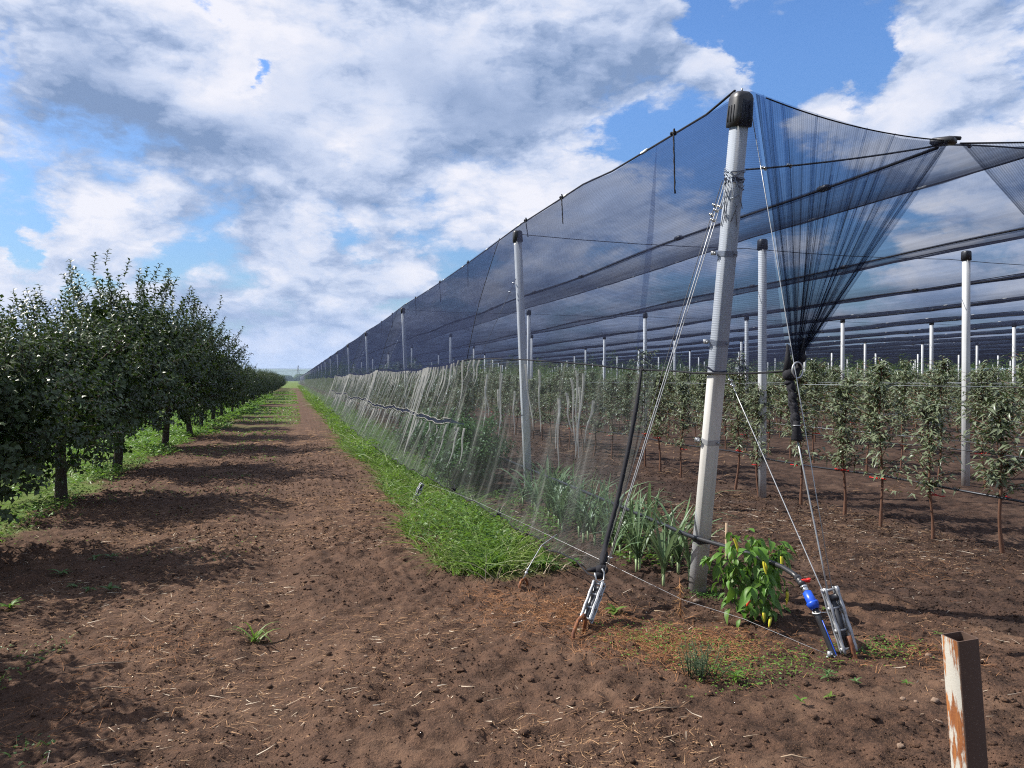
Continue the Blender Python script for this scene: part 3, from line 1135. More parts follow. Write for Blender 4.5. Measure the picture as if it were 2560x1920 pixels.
# added sheet behind each post line, imitating a fold that takes the light differently
for i, y0 in enumerate(POSTY[:12]):
    ys2 = np.linspace(0, 8.6, 16)
    G = np.zeros((len(ys2), 10, 3))
    for a, yy in enumerate(ys2):
        for j in range(10):
            t = j / 9
            y = y0 + .85 + yy - .5 * t * (1 - a / 15)
            G[a, j] = topc(y) + (seam(y) - topc(y)) * t + (-.03 - .03 * math.sin(PI * t), 0, 0)
    part('fold_tone_sheet', MB().sheet(G, .45), 'net_side', side)
    edge = [G[0, j] for j in range(10)]
    part('fold_tone_edge', MB().tube(edge, .006, 4), 'black_cloth', side)
# the rope that joins upper and lower curtain, and cords dangling from the ridge
rope = [RING + (-.03, .03, -.01)] + [p + (0, 0, -.012) for p in corner_seam[1:6]] + [seam(y) for y in np.concatenate([np.arange(5.4, 60, .45), np.geomspace(60, 462, 40)])]
part('seam_rope', MB().tube(rope, .007, 5), 'black_cloth', side)
nf = len(np.arange(10.4, 60, .4))
G = np.zeros((nf, 3, 3))
for i, y in enumerate(np.arange(10.4, 60, .4)):
    s = seam(y)
    for j in range(3):
        G[i, j] = s + (-.01 - .008 * j, 0, .03 - .04 * j + .01 * math.sin(y * 6))
part('seam_flap', MB().sheet(G, 3.0), 'net_side', side)
for (y, ln, dx) in ((5.55, .50, -.04), (7.9, .30, -.02), (9.25, .22, 0), (12.6, .42, -.02), (15.2, .40, .0), (18.4, .42, 0), (23, .4, 0), (26, .4, 0)):
    t0 = topc(y)
    P = [t0 + (-.01 + dx * s, -.10 * s + .004 * math.sin(s * 30), -ln * s) for s in np.linspace(0, 1, 12)]
    part('tie_cord', MB().tube(P, [.0055 + .002 * (i % 2) for i in range(12)], 5), 'black_cloth', side)
    kn = MB().sphere(t0 + (0, 0, .005), .02, 7, 5).sphere(t0 + (-.01, .03, .01), .016, 7, 5).tube([t0 + (-.02, -.03, .03), t0, t0 + (.01, .04, .045)], .006, 4)
    part('tie_knot', kn, 'black_cloth', side)

# ------------------------------------------------------------------ lower curtain, pale and pleated
low = thing('side_net', 'pale lower curtain of net with hanging folds above the grass strip', 'net', (1.9, 6, .5))
BOT = [(5.1, 2.07, .22), (6.2, 2.06, .20), (7.4, 2.0, .22), (8.4, 1.93, .24), (9.1, 1.86, .26), (10.2, 1.72, .31), (12, 1.63, .28), (15, 1.58, .25), (19, 1.54, .25)]


def bot(y):
    if y > 19:
        return np.array((1.54 + .03 * math.sin(y * .9), y, .25 + .04 * math.sin(y * 1.3)))
    return np.array((np.interp(y, [b[0] for b in BOT], [b[1] for b in BOT]), y, np.interp(y, [b[0] for b in BOT], [b[2] for b in BOT]) + .015 * math.sin(y * 7)))


ys = np.concatenate([np.arange(5.55, 40, .12), np.geomspace(40, 462, 60)])
NB = 12
G = np.zeros((len(ys), NB, 3))
DN = np.ones((len(ys), NB))
for i, y in enumerate(ys):
    yb = y - .55 * max(0, 1 - (y - 5.55) / 4.0) if y < 9.55 else y
    a, b = seam(y) + (0, 0, -.01), bot(max(5.1, yb))
    G[i] = fill(a, b, NB, -.04)
    w = np.sin(np.linspace(0, PI, NB)) * .025 + .008
    G[i, :, 0] += w * math.sin(y * 9.0 + 1.3 * math.sin(y * 1.7))
    DN[i] = .75 + .5 * max(0, math.sin(y * 9.0 + 1.5)) + (.5 if y < 5.8 else 0)
part('net_sheet', MB().sheet(G, DN), 'net_pale', low)


def lowpt(y, t):
    a, b = seam(y), bot(y)
    p = a + (b - a) * t
    p[0] += .04 * 4 * t * (1 - t) - .035
    return p


def midt(y):
    """Where the doubled middle band runs, as a share of the way down."""
    return .50 + .022 * math.sin(y * .75) + .008 * math.sin(y * 3.1)


mys = np.concatenate([np.arange(9.4, 45, .18)])
G = np.zeros((len(mys), 3, 3))
for i, y in enumerate(mys):
    c = lowpt(y, midt(y))
    h = .024 * min(1, (y - 9.2) / .8)
    for j in range(3):
        G[i, j] = c + (-.012, 0, h * (1 - j) + .008 * math.sin(y * 9 + j))
part('middle_band', MB().sheet(G, 3.2), 'net_side', low)
for off in (.031, -.031):
    P = [lowpt(y, midt(y)) + (-.016, 0, off + .010 * math.sin(y * 11 + off * 40)) for y in mys[3:]]
    part('band_hem', MB().tube(P, .006, 4), 'net_thread', low)
hem = MB().tube([bot(y) + (-.01 + .012 * math.sin(y * 8), 0, .01 * math.sin(y * 13)) for y in np.arange(5.1, 60, .12)], .006, 5)
part('bottom_hem', hem, 'black_cloth', low)
# folds: long tapering gathers hanging from the seam rope and from the middle band
folds = MB()


def fold(y, t0, t1, w, lean, dens):
    n = 9
    G = np.zeros((n, 3, 3))
    for i in range(n):
        s = i / (n - 1)
        c = lowpt(y + lean * s, t0 + (t1 - t0) * s)
        c = c + np.array((-.02 + .01 * math.sin(s * 7 + y), 0, 0))
        ww = w * (1 - s) ** .7 * (.7 + .5 * rng.random()) + .0025
        G[i, 0] = c + (0.004, -ww, 0)
        G[i, 1] = c + (-.018 * (1 - s) - .004, .3 * ww * math.sin(s * 9 + y), 0)
        G[i, 2] = c + (0.004, ww, 0)
    folds.sheet(G, dens * (1 - .25 * rng.random()), np.stack(np.meshgrid(np.linspace(0, .8, n) + y * 3, np.linspace(0, .12, 3) + y * 5, indexing='ij'), -1)[..., ::-1])


y = 9.3
while y < 42:
    dy = (.12 + .24 * rng.random()) * (1 + max(0, y - 16) * .03)
    L = .10 + .34 * rng.random() ** 1.2
    fold(y, 0.01, min(midt(y) - .03, L), .010 + .018 * rng.random(), rng.normal() * .10 - .05, .5 + 1.0 * rng.random())
    if rng.random() < .7:
        m = midt(y)
        fold(y, m + .03, min(.97, m + .08 + .30 * rng.random() ** 1.4), .010 + .016 * rng.random(), rng.normal() * .08, .5 + .9 * rng.random())
    y += dy
for y in (12.9, 20.9, 31.9, 43):
    for q in range(6):
        fold(y + q * .11, 0.0, .92 - .45 * rng.random() * (q % 3), .018 + .014 * rng.random(), -.75 + .08 * q, .9)
for q in range(16):
    y = 5.7 + 3.4 * rng.random()
    a_ = .02 + .2 * rng.random()
    fold(y, a_, a_ + .15 + .35 * rng.random(), .007 + .008 * rng.random(), -.30 + rng.normal() * .10, .45)
part('net_folds', folds, 'net_fold', low, kind='stuff')
# black ties and the galvanised wire that hold the lower hem
for y in (7.55, 9.15):
    b = bot(y)
    part('hem_tie', MB().sphere(b + (0, 0, .0), .028, 7, 5, (1, 1, .8)).tube([b + (-.03, -.06, .03), b, b + (.02, .06, .05)], .009, 5).tube([b + (.03, -.05, .04), b, b + (-.03, .05, -.02)], .008, 5), 'black_cloth', low)
# its gathered front end: a thick black cord down to the left anchor
cord = np.array([seam(5.75) + (-.01, -.02, .02), (2.60, 5.58, 1.42), (2.47, 5.44, 1.10), (2.30, 5.28, .70), (2.15, 5.14, .42), (2.06, 4.98, .31)])
tt = np.linspace(0, 5, 40)
P = np.stack([np.interp(tt, range(6), cord[:, i]) for i in range(3)], -1)
R = np.interp(tt, [0, .4, 1, 3, 4.2, 4.6, 5], [.006, .012, .017, .018, .018, .03, .022])
part('gathered_cord', MB().tube(P, R * (1 + .12 * np.sin(tt * 23)), 8), 'black_cloth', low, smooth=True)
kn = MB().sphere((2.03, 4.93, .295), .045, 9, 6, (1.2, 1, .8)).sphere((2.00, 4.90, .265), .03, 8, 6, (1.4, 1, .8)).tube([(2.02, 4.93, .30), (1.96, 4.93, .30), (1.93, 4.95, .295)], [.02, .017, .008], 6)
part('cord_knot', kn, 'black_cloth', low, smooth=True)

# ------------------------------------------------------------------ the fan of net at the front corner
fan = thing('end_net', 'fan of dark net gathered from the corner post and valley tip into a steel ring', 'net', RING)
TIP = np.array((4.50, 4.45, 3.315))
TL = CAPT + (.13, -.04, -.02)
NU, NVF = 120, 26
G = np.zeros((NU, NVF, 3))
DN = np.zeros((NU, NVF))
UVF = np.zeros((NU, NVF, 2))
pl = np.random.default_rng(11).random(NU)
for i in range(NU):
    u = i / (NU - 1)
    a = np.array((2.985, 4.545, 3.53)) + (np.array((4.5, 4.44, 3.31)) - np.array((2.985, 4.545, 3.53))) * u
    a[2] -= .06 * 4 * u * (1 - u)
    b = RING + (-.005 + .085 * u, -.012 + .02 * u, .02 + .09 * u)
    for j in range(NVF):
        v = j / (NVF - 1)
        p = a + (b - a) * v
        # threads crowd towards the ring; pleats stand out of the sheet
        p[1] += .035 * math.sin(u * 70 + 3 * math.sin(u * 19)) * v ** .8 * (1 - v * .85) - .10 * 4 * v * (1 - v) * u * (1 - u)
        p[0] += .012 * math.sin(u * 110 + 2) * v * (1 - v)
        G[i, j] = p
        width = max(.05, 1 - v * .97)
        DN[i, j] = min(14, (.95 + .9 * (pl[i] > .80) * min(1, v * 2.5) + .3 * (pl[i] - .5)) / width ** .85)
        UVF[i, j] = (u * 1.6, v * 2)
DN[:3] += 1.5
DN[-5:] += 1.2
part('net_sheet', MB().sheet(G, DN, UVF), 'net_fan', fan)
edge = MB().tube([G[i, 0] for i in range(6, NU, 6)] + [G[-1, 0]], .005, 5)
part('top_hem', edge, 'black_cloth', fan)
# hard creases: gathered strips from the top hem to the ring
cre = MB()
for u in (.03, .07, .12, .31, .43, .55, .63, .71, .80, .91, .985):
    i = int((u + .02 * (rng.random() - .5) * (.04 < u < .97)) * (NU - 1))
    n = NVF
    v0 = 0.0 if u > .9 or u < .14 else .35 * rng.random() * (rng.random() < .6)
    g = np.zeros((n, 3, 3))
    w0 = .020 if u > .13 else .032
    if u > .97:
        w0 = .05
    for j in range(n):
        v = v0 + (1 - v0) * j / (n - 1)
        c = G[i, min(NVF - 1, int(round(v * (NVF - 1))))] + (.006 * math.sin(v * 9 + u * 50), -.012, 0)
        w = w0 * (.35 + 1.1 * v * (1 - v) * 2) * (1 - .5 * v)
        g[j] = [c + (-w, 0, 0), c + (0, -.015, 0), c + (w, 0, 0)]
    cre.sheet(g, .65 + .8 * np.linspace(0, 1, n)[:, None] * np.ones(3), np.stack(np.meshgrid(np.linspace(0, 2, n), np.linspace(0, .05, 3) + u * 4, indexing='ij'), -1)[..., ::-1])
part('creases', cre, 'net_fan', fan, kind='stuff')
# ring, twisted tail and the knot above it
rp = [RING + np.array((.048 * math.cos(a) + .008, -.036 + .015 * math.cos(a), .050 * math.sin(a) - .005)) for a in np.linspace(0, 2 * PI, 33)]
part('steel_ring', MB().tube(rp, .0058, 8, False), 'wire', fan, smooth=True)
tail = MB()
tail.sphere(RING + (.062, .0, .075), .032, 10, 7, (1, 1, 1.1))
tail.tube([RING + (.085, 0, .20), RING + (.072, 0, .14), RING + (.062, 0, .1), RING + (.05, 0, .03), RING + (.02, .0, -.035), RING + (-.015, -.005, -.04)], [.006, .018, .026, .020, .022, .028], 10)
tail.sphere(RING + (-.03, -.01, -.035), .042, 10, 7, (1.1, 1, 1))
tail.tube([RING + (-.04, .0, .16), RING + (-.035, .0, .07), RING + (-.035, 0, -.02)], [.006, .018, .032], 9)
tail.sphere(RING + (-.035, -.015, -.085), .030, 9, 6, (1.2, 1, .7))
end = np.array((2.965, 4.07, 1.29))
beg = RING + (-.03, -.02, -.09)
for q in range(4):
    c = beg + (end - beg) * ((q + .45) / 4.6)
    tail.sphere(c, .0265, 10, 8, (.95, .95, 1.6))
P = seg_pts(beg, end, 24)
tail.tube(P, .019 + .004 * np.sin(np.linspace(0, 25, 24)), 9)
for q in range(5):
    H_ = seg_pts(beg, end, 40)
    aa = np.linspace(0, 11, 40) + q * 1.257
    rr_ = .0225 + .004 * np.sin(np.linspace(0, 25, 40) + q)
    H_ = H_ + np.stack([rr_ * np.cos(aa), rr_ * np.sin(aa), 0 * aa], -1)
    tail.tube(H_, .006 + .002 * np.sin(np.linspace(0, 19, 40)), 5)
tail.tube([end + (.0, 0, .06), end + (0, 0, .03), end + (-.002, -.005, -.05), end + (-.003, -.005, -.06)], [.022, .018, .036, .03], 9)
part('knotted_tail', tail, 'black_cloth', fan, smooth=True)
part('tail_tie', MB().tube([end + np.array((.023 * math.cos(a), .023 * math.sin(a), .035)) for a in np.linspace(0, 2 * PI, 13)], .003, 4, False), 'wire', fan)
# next bay's front net, only its edge shows at the frame
fan2 = thing('end_net', 'edge of the next fan of dark net starting right of the valley tip', 'net', (5.4, 4.6, 3.2))
G = np.zeros((30, 12, 3))
DN = np.zeros((30, 12))
for i in range(30):
    u = i / 29
    a = np.array((4.62, 4.47, 3.31)) + (np.array((6.15, 4.7, 3.52)) - np.array((4.62, 4.47, 3.31))) * u
    b = np.array((6.2, 4.2, 1.68))
    for j in range(12):
        v = j / 11
        G[i, j] = a + (b - a) * v
        DN[i, j] = min(8, (1.6 if i < 2 else .9) / max(.06, 1 - v) ** .7)
part('net_sheet', MB().sheet(G, DN), 'net_fan', fan2)
part('top_hem', MB().tube([G[i, 0] for i in range(30)], .007, 5), 'black_cloth', fan2)
tipb = thing('corner_bracket', 'black plastic bracket clamping the net at the front tip of the valley', 'bracket', TIP)
part('bracket_body', MB().box(TIP + (-.02, .03, .0), (.10, .16, .05), Euler((0.1, 0, .5)).to_matrix(), .012), 'black_rubber', tipb)
part('bracket_strap', MB().tube([TIP + (-.08, .05, -.02), TIP + (0, 0, .02), TIP + (.09, -.01, .02)], .014, 6), 'black_cloth', tipb)


# ------------------------------------------------------------------ guy cables and anchors
def bead(mb, p, r=.010):
    p = np.asarray(p, float)
    mb.sphere(p + (-.011, 0, .006), r, 7, 5).sphere(p + (.011, .004, -.004), r, 7, 5)
    mb.tube([p + (-.013, -.012, 0), p + (0, -.016, .004), (p + (.013, -.012, 0))], .004, 5)
    return mb


def cable(label, a, b, r=.0040, mat='wire', clips=(), sag=0.0):
    o = thing('guy_cable', label, 'cable', b)
    part('strand', MB().tube(seg_pts(a, b, 6, sag), r * .72, 6), mat, o)
    a, b = np.asarray(a, float), np.asarray(b, float)
    for t in clips:
        part('wire_clip', bead(MB(), a + (b - a) * t), 'chrome', o)
    return o


LA = np.array((1.985, 4.82, .275))        # head of the left anchor
FA = np.array((3.02, 3.84, .385))         # head of the front anchor
cable('steel guy cable from the cap of the corner post down to the front anchor', on_post(3.45, .05, -.075), FA + (.02, .0, -.01), .0042)
cable('steel guy cable tied low on the corner post, passing the blue coupling', on_post(1.68, .05, -.066), (3.02, 3.745, .16), .005, 'wire', (.03, .055))
cable('thick steel rod from the knotted net tail down to the front anchor', end + (0, 0, -.03), FA + (-.01, 0, -.02), .0068)
cable('steel guy cable from the corner post collar to the head of the left anchor', on_post(3.02, -.07, .0), LA + (.02, .01, 0), .0048, 'wire', (.075, .10))
cable('second steel cable beside the collar guy, ending in a clip on the ground wire', on_post(3.0, -.068, -.03), np.array((2.085, 4.93, .335)), .0042, 'wire', (.06, .985))
cable('thin dark cable from the collar of the corner post towards the left anchor', on_post(3.03, -.066, .04), LA + (.0, .03, .02), .0036, 'wire_dark', (.065, .09))
for i, y in enumerate(POSTY[:3]):
    cable(f'guy cable from the {ROW_WORD[i]} side post behind the corner, through the net to the grass', (2.79, y, 2.98), (1.43, y + .06, .06), .005, 'wire' if i else 'wire_dark', (.04, .08) if i == 0 else ())
clips_ = MB()
for t in (.12, .25):
    bead(clips_, np.array((2.97, 4.72, 3.06)) + (np.array((4.5, 4.5, 3.30)) - np.array((2.97, 4.72, 3.06))) * t, .013)
solo('wire_clip', bead(MB(), np.array((2.97, 4.72, 3.06)) * .88 + np.array((4.5, 4.5, 3.30)) * .12 + (0, 0, -.008), .012), 'chrome', 'shiny wire clip on the front cable, close to the corner post', 'wire clip')
solo('wire_clip', bead(MB(), np.array((2.97, 4.72, 3.06)) * .76 + np.array((4.5, 4.5, 3.30)) * .24 + (0, 0, -.012), .012), 'chrome', 'shiny wire clip on the front cable, farther out from the corner post', 'wire clip')
solo('wire_clip', bead(MB(), (4.76, 4.53, 3.325), .016), 'chrome', 'shiny wire clip beyond the black bracket at the valley tip', 'wire clip')


def frame_from(zaxis, xref):
    z = np.asarray(zaxis, float)
    z = z / np.linalg.norm(z)
    x = np.asarray(xref, float)
    x = x - z * np.dot(x, z)
    x /= np.linalg.norm(x)
    return np.stack([x, np.cross(z, x), z], 1)


def tensioner(label, foot, head, xref, L, w, gap):
    """Two pressed steel cheek plates with oval holes, crosswise bolts, a spool and the rusty rod they grip."""
    foot, head = np.asarray(foot, float), np.asarray(head, float)
    ax = (head - foot) / np.linalg.norm(head - foot)
    M = frame_from(ax, xref)
    o = thing('cable_tensioner', label, 'cable tensioner', foot)

    def T(pts):
        return np.asarray(pts, float) @ M.T + foot
    z0 = np.linalg.norm(head - foot) - L
    for s in (-1, 1):
        x = s * gap / 2
        p = MB()
        # outline with scalloped edges, with through holes left between edge strips
        zs = np.linspace(z0, z0 + L, 25)
        prof = w / 2 * (1 + .12 * np.cos((zs - z0) / L * 6 * PI)) * np.where((zs < z0 + .02) | (zs > z0 + L - .012), .72, 1)
        holes = [z0 + L * q for q in (.2, .52, .84)]

        def half(z):
            for h in holes:
                if abs(z - h) < .026:
                    return .011 * math.sqrt(max(0, 1 - ((z - h) / .026) ** 2))
            return 0.0
        hw = np.array([half(z) for z in zs])
        th = .0045
        for side_ in (-1, 1):
            ring = []
            for z, pr, hh in zip(zs, prof, hw):
                a, b = side_ * max(hh, .0005), side_ * pr
                ring.append([(x - th / 2, a, z), (x - th / 2, b, z), (x + th / 2 + s * .004, b, z), (x + th / 2, a, z)])
            p.rings([T(r) for r in ring])
            # turned-out flange along the edge
            fl = [[(x, side_ * pr * .985, z), (x + s * .014, side_ * pr * .985, z), (x + s * .014, side_ * (pr * .985 - .004), z), (x, side_ * (pr * .985 - .004), z)] for z, pr in zip(zs, prof)]
            p.rings([T(r) for r in fl])
        part('side_plate', p, 'galvanised', o)
    for q in (.06, .34, .68, .96):
        z = z0 + L * q
        part('bolt', MB().tube(T([(-gap / 2 - .016, 0, z), (gap / 2 + .016, 0, z)]), .0075, 8).tube(T([(-gap / 2 - .016, 0, z), (-gap / 2 - .006, 0, z)]), .013, 6).tube(T([(gap / 2 + .006, 0, z), (gap / 2 + .016, 0, z)]), .013, 6), 'galvanised', o)
    zz = z0 + L * .84
    part('spool', MB().tube(T([(-gap / 2 + .008, 0, zz), (-gap / 2 + .012, 0, zz), (gap / 2 - .012, 0, zz), (gap / 2 - .008, 0, zz)]), [.026, .018, .018, .026], 10), 'black_rubber', o)
    part('centre_bar', MB().box(T([(0, 0, z0 + L * .45)])[0], (gap * .5, .008, L * .75), M), 'wire_dark', o)
    return o, T


to, _ = tensioner('large galvanised tensioner of the front anchor, strapped beside the black pipe', (3.075, 3.70, -.03), FA, (1, -.15, 0), .37, .052, .062)
part('anchor_rod', MB().tube([(3.10, 3.66, -.12), (3.08, 3.69, .0), (3.068, 3.715, .09), (3.062, 3.73, .13)], .015, 8).tube([(3.115, 3.675, -.1), (3.09, 3.70, .0), (3.075, 3.725, .1)], .012, 8), 'rust', to, smooth=True)
to, _ = tensioner('grey galvanised tensioner of the left anchor, with rusty eye rod below the black knot', (1.735, 4.57, -.03), LA + (-.02, -.02, -.03), (.75, -.66, 0), .30, .056, .052)
part('anchor_rod', MB().tube([(1.66, 4.50, -.1), (1.675, 4.52, .02), (1.72, 4.555, .085), (1.775, 4.60, .10), (1.80, 4.63, .06), (1.775, 4.62, -.05)], .013, 8), 'rust', to, smooth=True)
part('shackle', MB().tube([LA + (-.05, -.01, .035), LA + (-.045, -.02, -.01), LA + (-.02, -.02, -.03), LA + (.015, -.01, -.015), LA + (.022, 0, .03), LA + (.008, .005, .055)], .006, 7), 'wire', to, smooth=True)
to, _ = tensioner('small dark tensioner half buried in the grass beside the lower net', (1.40, 9.66, -.02), (1.55, 9.67, .30), (0.1, -1, 0), .27, .05, .045)
part('anchor_rod', MB().tube([(1.37, 9.66, -.1), (1.42, 9.66, .05), (1.44, 9.66, .09)], .013, 8), 'rust', to)
hk = thing('anchor_hook', 'small rusty hook in the soil at the end of the grass strip', 'hook', (1.71, 5.72, 0))
part('hook_rod', MB().tube([(1.66, 5.66, -.06), (1.655, 5.66, .02), (1.68, 5.69, .055), (1.725, 5.73, .06), (1.75, 5.76, .02), (1.75, 5.76, -.05)], .011, 8), 'rust', hk, smooth=True)
part('hook_wire', MB().tube([(1.70, 5.71, .06), (1.76, 5.75, .14), (1.90, 5.86, .28), (2.06, 5.95, .34)], .004, 5).sphere((1.735, 5.735, .10), .014, 7, 5).sphere((1.75, 5.745, .125), .012, 7, 5), 'wire', hk)
# the ground wire along the hem, over the front anchor's small clamp
gw = [(1.62, 9.6, .30), (1.86, 8.2, .30), (2.02, 6.5, .30), (2.09, 4.95, .33), (2.45, 4.55, .16), (2.68, 4.20, .12), (2.90, 3.85, .04), (2.96, 3.76, .02)]
solo('ground_wire', MB().tube(gw, .0013, 5), 'wire', 'thin bright wire stretched low from the net hem to the small clamp', 'wire')
cl = thing('wire_clamp', 'small bright clamp lying on the soil beside the black pipe', 'clamp', (2.965, 3.76, .02))
part('clamp_body', MB().box((2.965, 3.76, .025), (.05, .02, .03), Euler((0, .3, .6)).to_matrix(), .004).tube([(2.935, 3.75, .01), (2.995, 3.775, .04)], .007, 6), 'galvanised', cl)
part('clamp_bolt', MB().tube([(2.96, 3.735, .03), (2.97, 3.79, .03)], .006, 6).tube([(2.98, 3.735, .012), (2.99, 3.785, .012)], .006, 6), 'chrome', cl)

# ------------------------------------------------------------------ irrigation
irr = thing('irrigation_pipe', 'black irrigation pipe along the first row with red valve and blue coupling', 'pipe', (2.95, 4.0, 0))
hp = [(2.945, 4.02, .395), (2.95, 4.08, .41), (2.955, 4.2, .425), (2.95, 4.6, .43), (2.88, 5.15, .425), (2.872, 5.24, .425), (2.88, 6.5, .44), (2.90, 9.6, .46), (2.90, 14, .47), (2.9, 20, .45)]
part('hose', MB().tube(hp, .0165, 8), 'black_hose', irr, smooth=True)
part('valve_body', MB().tube([(2.950, 4.045, .402), (2.947, 3.985, .365)], .021, 9).sphere((2.947, 3.995, .375), .023, 9, 6), 'black_rubber', irr, smooth=True)
part('valve_handle', MB().box((2.968, 3.985, .392), (.055, .018, .022), Euler((0, .1, -.2)).to_matrix(), .006).box((2.985, 3.985, .398), (.03, .026, .012), Euler((0, -.25, -.2)).to_matrix(), .004), 'red_plastic', irr)
part('metal_nipple', MB().tube([(2.948, 3.975, .357), (2.951, 3.955, .333)], .019, 6).tube([(2.947, 3.98, .362), (2.948, 3.973, .354)], .024, 6), 'chrome', irr)
cpb = MB().tube([(2.951, 3.953, .332), (2.957, 3.915, .285), (2.9575, 3.912, .281)], [.026, .030, .030], 16).tube([(2.9575, 3.912, .281), (2.9583, 3.905, .273), (2.9615, 3.885, .250)], [.036, .036, .026], 16)
part('coupling', cpb, 'blue_plastic', irr)
pa, pb = np.array((2.960, 3.892, .256)), np.array((3.005, 3.725, -.06))
part('riser', MB().tube(seg_pts(pa, pb, 6), .0185, 12), 'black_hose', irr, smooth=True)
Mr = frame_from(pb - pa, (0, -1, .2))
off = Mr[:, 0] * .0185 - Mr[:, 1] * .003
part('blue_stripe', MB().tube(seg_pts(pa + off * 1.0 + (pb - pa) * .22, pb + off * 1.0, 4), .0032, 5), 'blue_plastic', irr)
tz = pa + (pb - pa) * .08
part('cable_tie', MB().tube([tz + np.array((.022 * math.cos(a), .022 * math.sin(a), .004 * math.cos(a))) for a in np.linspace(0, 2 * PI, 17)], .0035, 5, False).tube([tz + (.02, -.01, .0), tz + (.06, -.03, .005), tz + (.13, -.02, .006), tz + (.165, -.02, .004)], [.0035, .0035, .003, .001], 5), 'white_plastic', irr)
DRIP = {}
for k in range(1, 9):
    x = ROWX[k]
    yy = np.concatenate([np.arange(5.0, 40, 1.0), np.arange(40, 121, 8.0)])
    P = [(x - .035, y, .545 + .018 * math.sin(y * 1.9 + k)) for y in yy]
    solo('drip_hose', MB().tube(P, .012, 6), 'black_hose', f'black drip hose tied along the {ROW_WORD[k]} row of saplings above the soil', 'hose', smooth=True)
for k in range(1, 6):
    x = ROWX[k]
    for q, z in enumerate((1.02, 1.55)):
        P = [(x, y, z + .01 * math.sin(y)) for y in np.arange(4.8, 60, 4.4)]
        solo('trellis_wire', MB().tube(P, .0022, 4), 'wire', f"{'lower' if q == 0 else 'upper'} thin trellis wire along the {ROW_WORD[k]} row of saplings", 'wire')

# ------------------------------------------------------------------ young apple trees in the rows
YOUNG = []


def young_proto(seed, h):
    r = np.random.default_rng(seed)
    n = 26
    zs = np.linspace(0, h, n)
    ax_ = np.stack([.018 * np.sin(zs * 2.3 + seed) + .012 * np.sin(zs * 6 + seed * 2), .018 * np.cos(zs * 2.0 + seed), zs], -1)
    ax_[:, :2] -= ax_[0, :2]
    tr = MB().tube(np.concatenate([[(0.0, 0, -.06)], ax_]), np.concatenate([[.016], np.interp(zs, [0, .15, .2, .8, h], [.017, .017, .0125, .010, .003])]), 6)
    P, Dv, U, L, Wd = [], [], [], [], []
    for q in range(72):
        z = .52 + (h - .54) * r.random() ** .92
        i = np.searchsorted(zs, z)
        b = ax_[min(i, n - 1)]
        a = r.random() * 2 * PI
        ln = (.12 + .30 * r.random()) * (1.05 - .6 * (z / h) ** 3)
        d = np.array((math.cos(a), math.sin(a), .15 + .9 * r.random()))
        d /= np.linalg.norm(d)
        tr.tube([b, b + d * ln * .5 + (0, 0, .01), b + d * ln], [.004, .003, .0015], 4)
        m = 10
        for s in range(m):
            t = (s + .6) / m
            p = b + d * ln * t
            a2 = r.random() * 2 * PI
            dd = d * .35 + np.array((math.cos(a2), math.sin(a2), .35 * r.normal() - .05))
            P.append(p)
            Dv.append(dd)
            U.append((r.normal() * .3, r.normal() * .3, 1))
            L.append(.055 + .050 * r.random())
            Wd.append(.018 + .013 * r.random())
    for s in range(18):
        t = (s / 18)
        p = ax_[-1] * 1.0 - (ax_[-1] - ax_[-5]) * t * 1.6
        a2 = s * 2.4
        P.append(p)
        Dv.append((math.cos(a2), math.sin(a2), .5))
        U.append((0, 0, 1))
        L.append(.07 + .03 * r.random())
        Wd.append(.022 + .01 * r.random())
    fo = MB()
    leaves(fo, np.array(P), np.array(Dv), np.array(U, float), np.array(L), np.array(Wd), .25, .45)
    tie = MB().tube([(.03 * math.cos(a) - .018, .026 * math.sin(a), .55 + .006 * math.sin(2 * a)) for a in np.linspace(0, 2 * PI, 11)], .0075, 5, False).tube([(-.03, -.02, .55), (-.05, -.055, .56), (-.045, -.09, .555)], .007, 4).tube([(-.03, .02, .55), (-.04, .05, .545), (-.055, .085, .55)], .007, 4)
    o = thing('young_apple_tree', 'x', 'young tree', (0, 0, 0), 'young apple trees in rows under the net')
    part('trunk', tr.mesh('trunk', 'bark_young', None, True), None, o, local=True)
    part('foliage', fo.mesh('foliage', 'leaf_young'), None, o, local=True, kind='stuff')
    part('tree_tie', tie.mesh('tree_tie', 'red_plastic'), None, o, local=True)
    return o


protos = [young_proto(s, h) for s, h in ((21, 1.74), (22, 1.62), (23, 1.86), (24, 1.68), (25, 1.50), (26, 1.94))]
row2_y = [9.91, 9.30, 8.45, 7.62, 7.0, 6.26, 5.52]
cands = []
for k in range(0, NR):
    y = 5.3 + (k * .31) % .7 if k else 13.3
    ylist = []
    if k == 1:
        ylist = row2_y[::-1]
        y = 10.7
    while y < 230:
        ylist.append(y)
        y += .76 + .06 * math.sin(y * 7 + k)
    for j, y in enumerate(ylist):
        vis, d = in_view(ROWX[k], y, 150)
        if vis and all(abs(y - py_) > .12 for py_ in POSTY):
            cands.append((d, k, j, ROWX[k] + rng.normal() * .03, y))
cands.sort()
near, far = cands[:285], cands[285:]
labels2 = {0: 'cut off by the frame edge', 1: 'at the right in front of the tall near post', 2: 'left of the tall near post', 3: 'below the right side of the fan',
           4: 'right of the front anchor cables', 5: 'between the two cables of the front anchor', 6: 'just beside the post behind the fan'}
nth = ['first', 'second', 'third', 'fourth', 'fifth', 'sixth', 'seventh']
cnt = {}
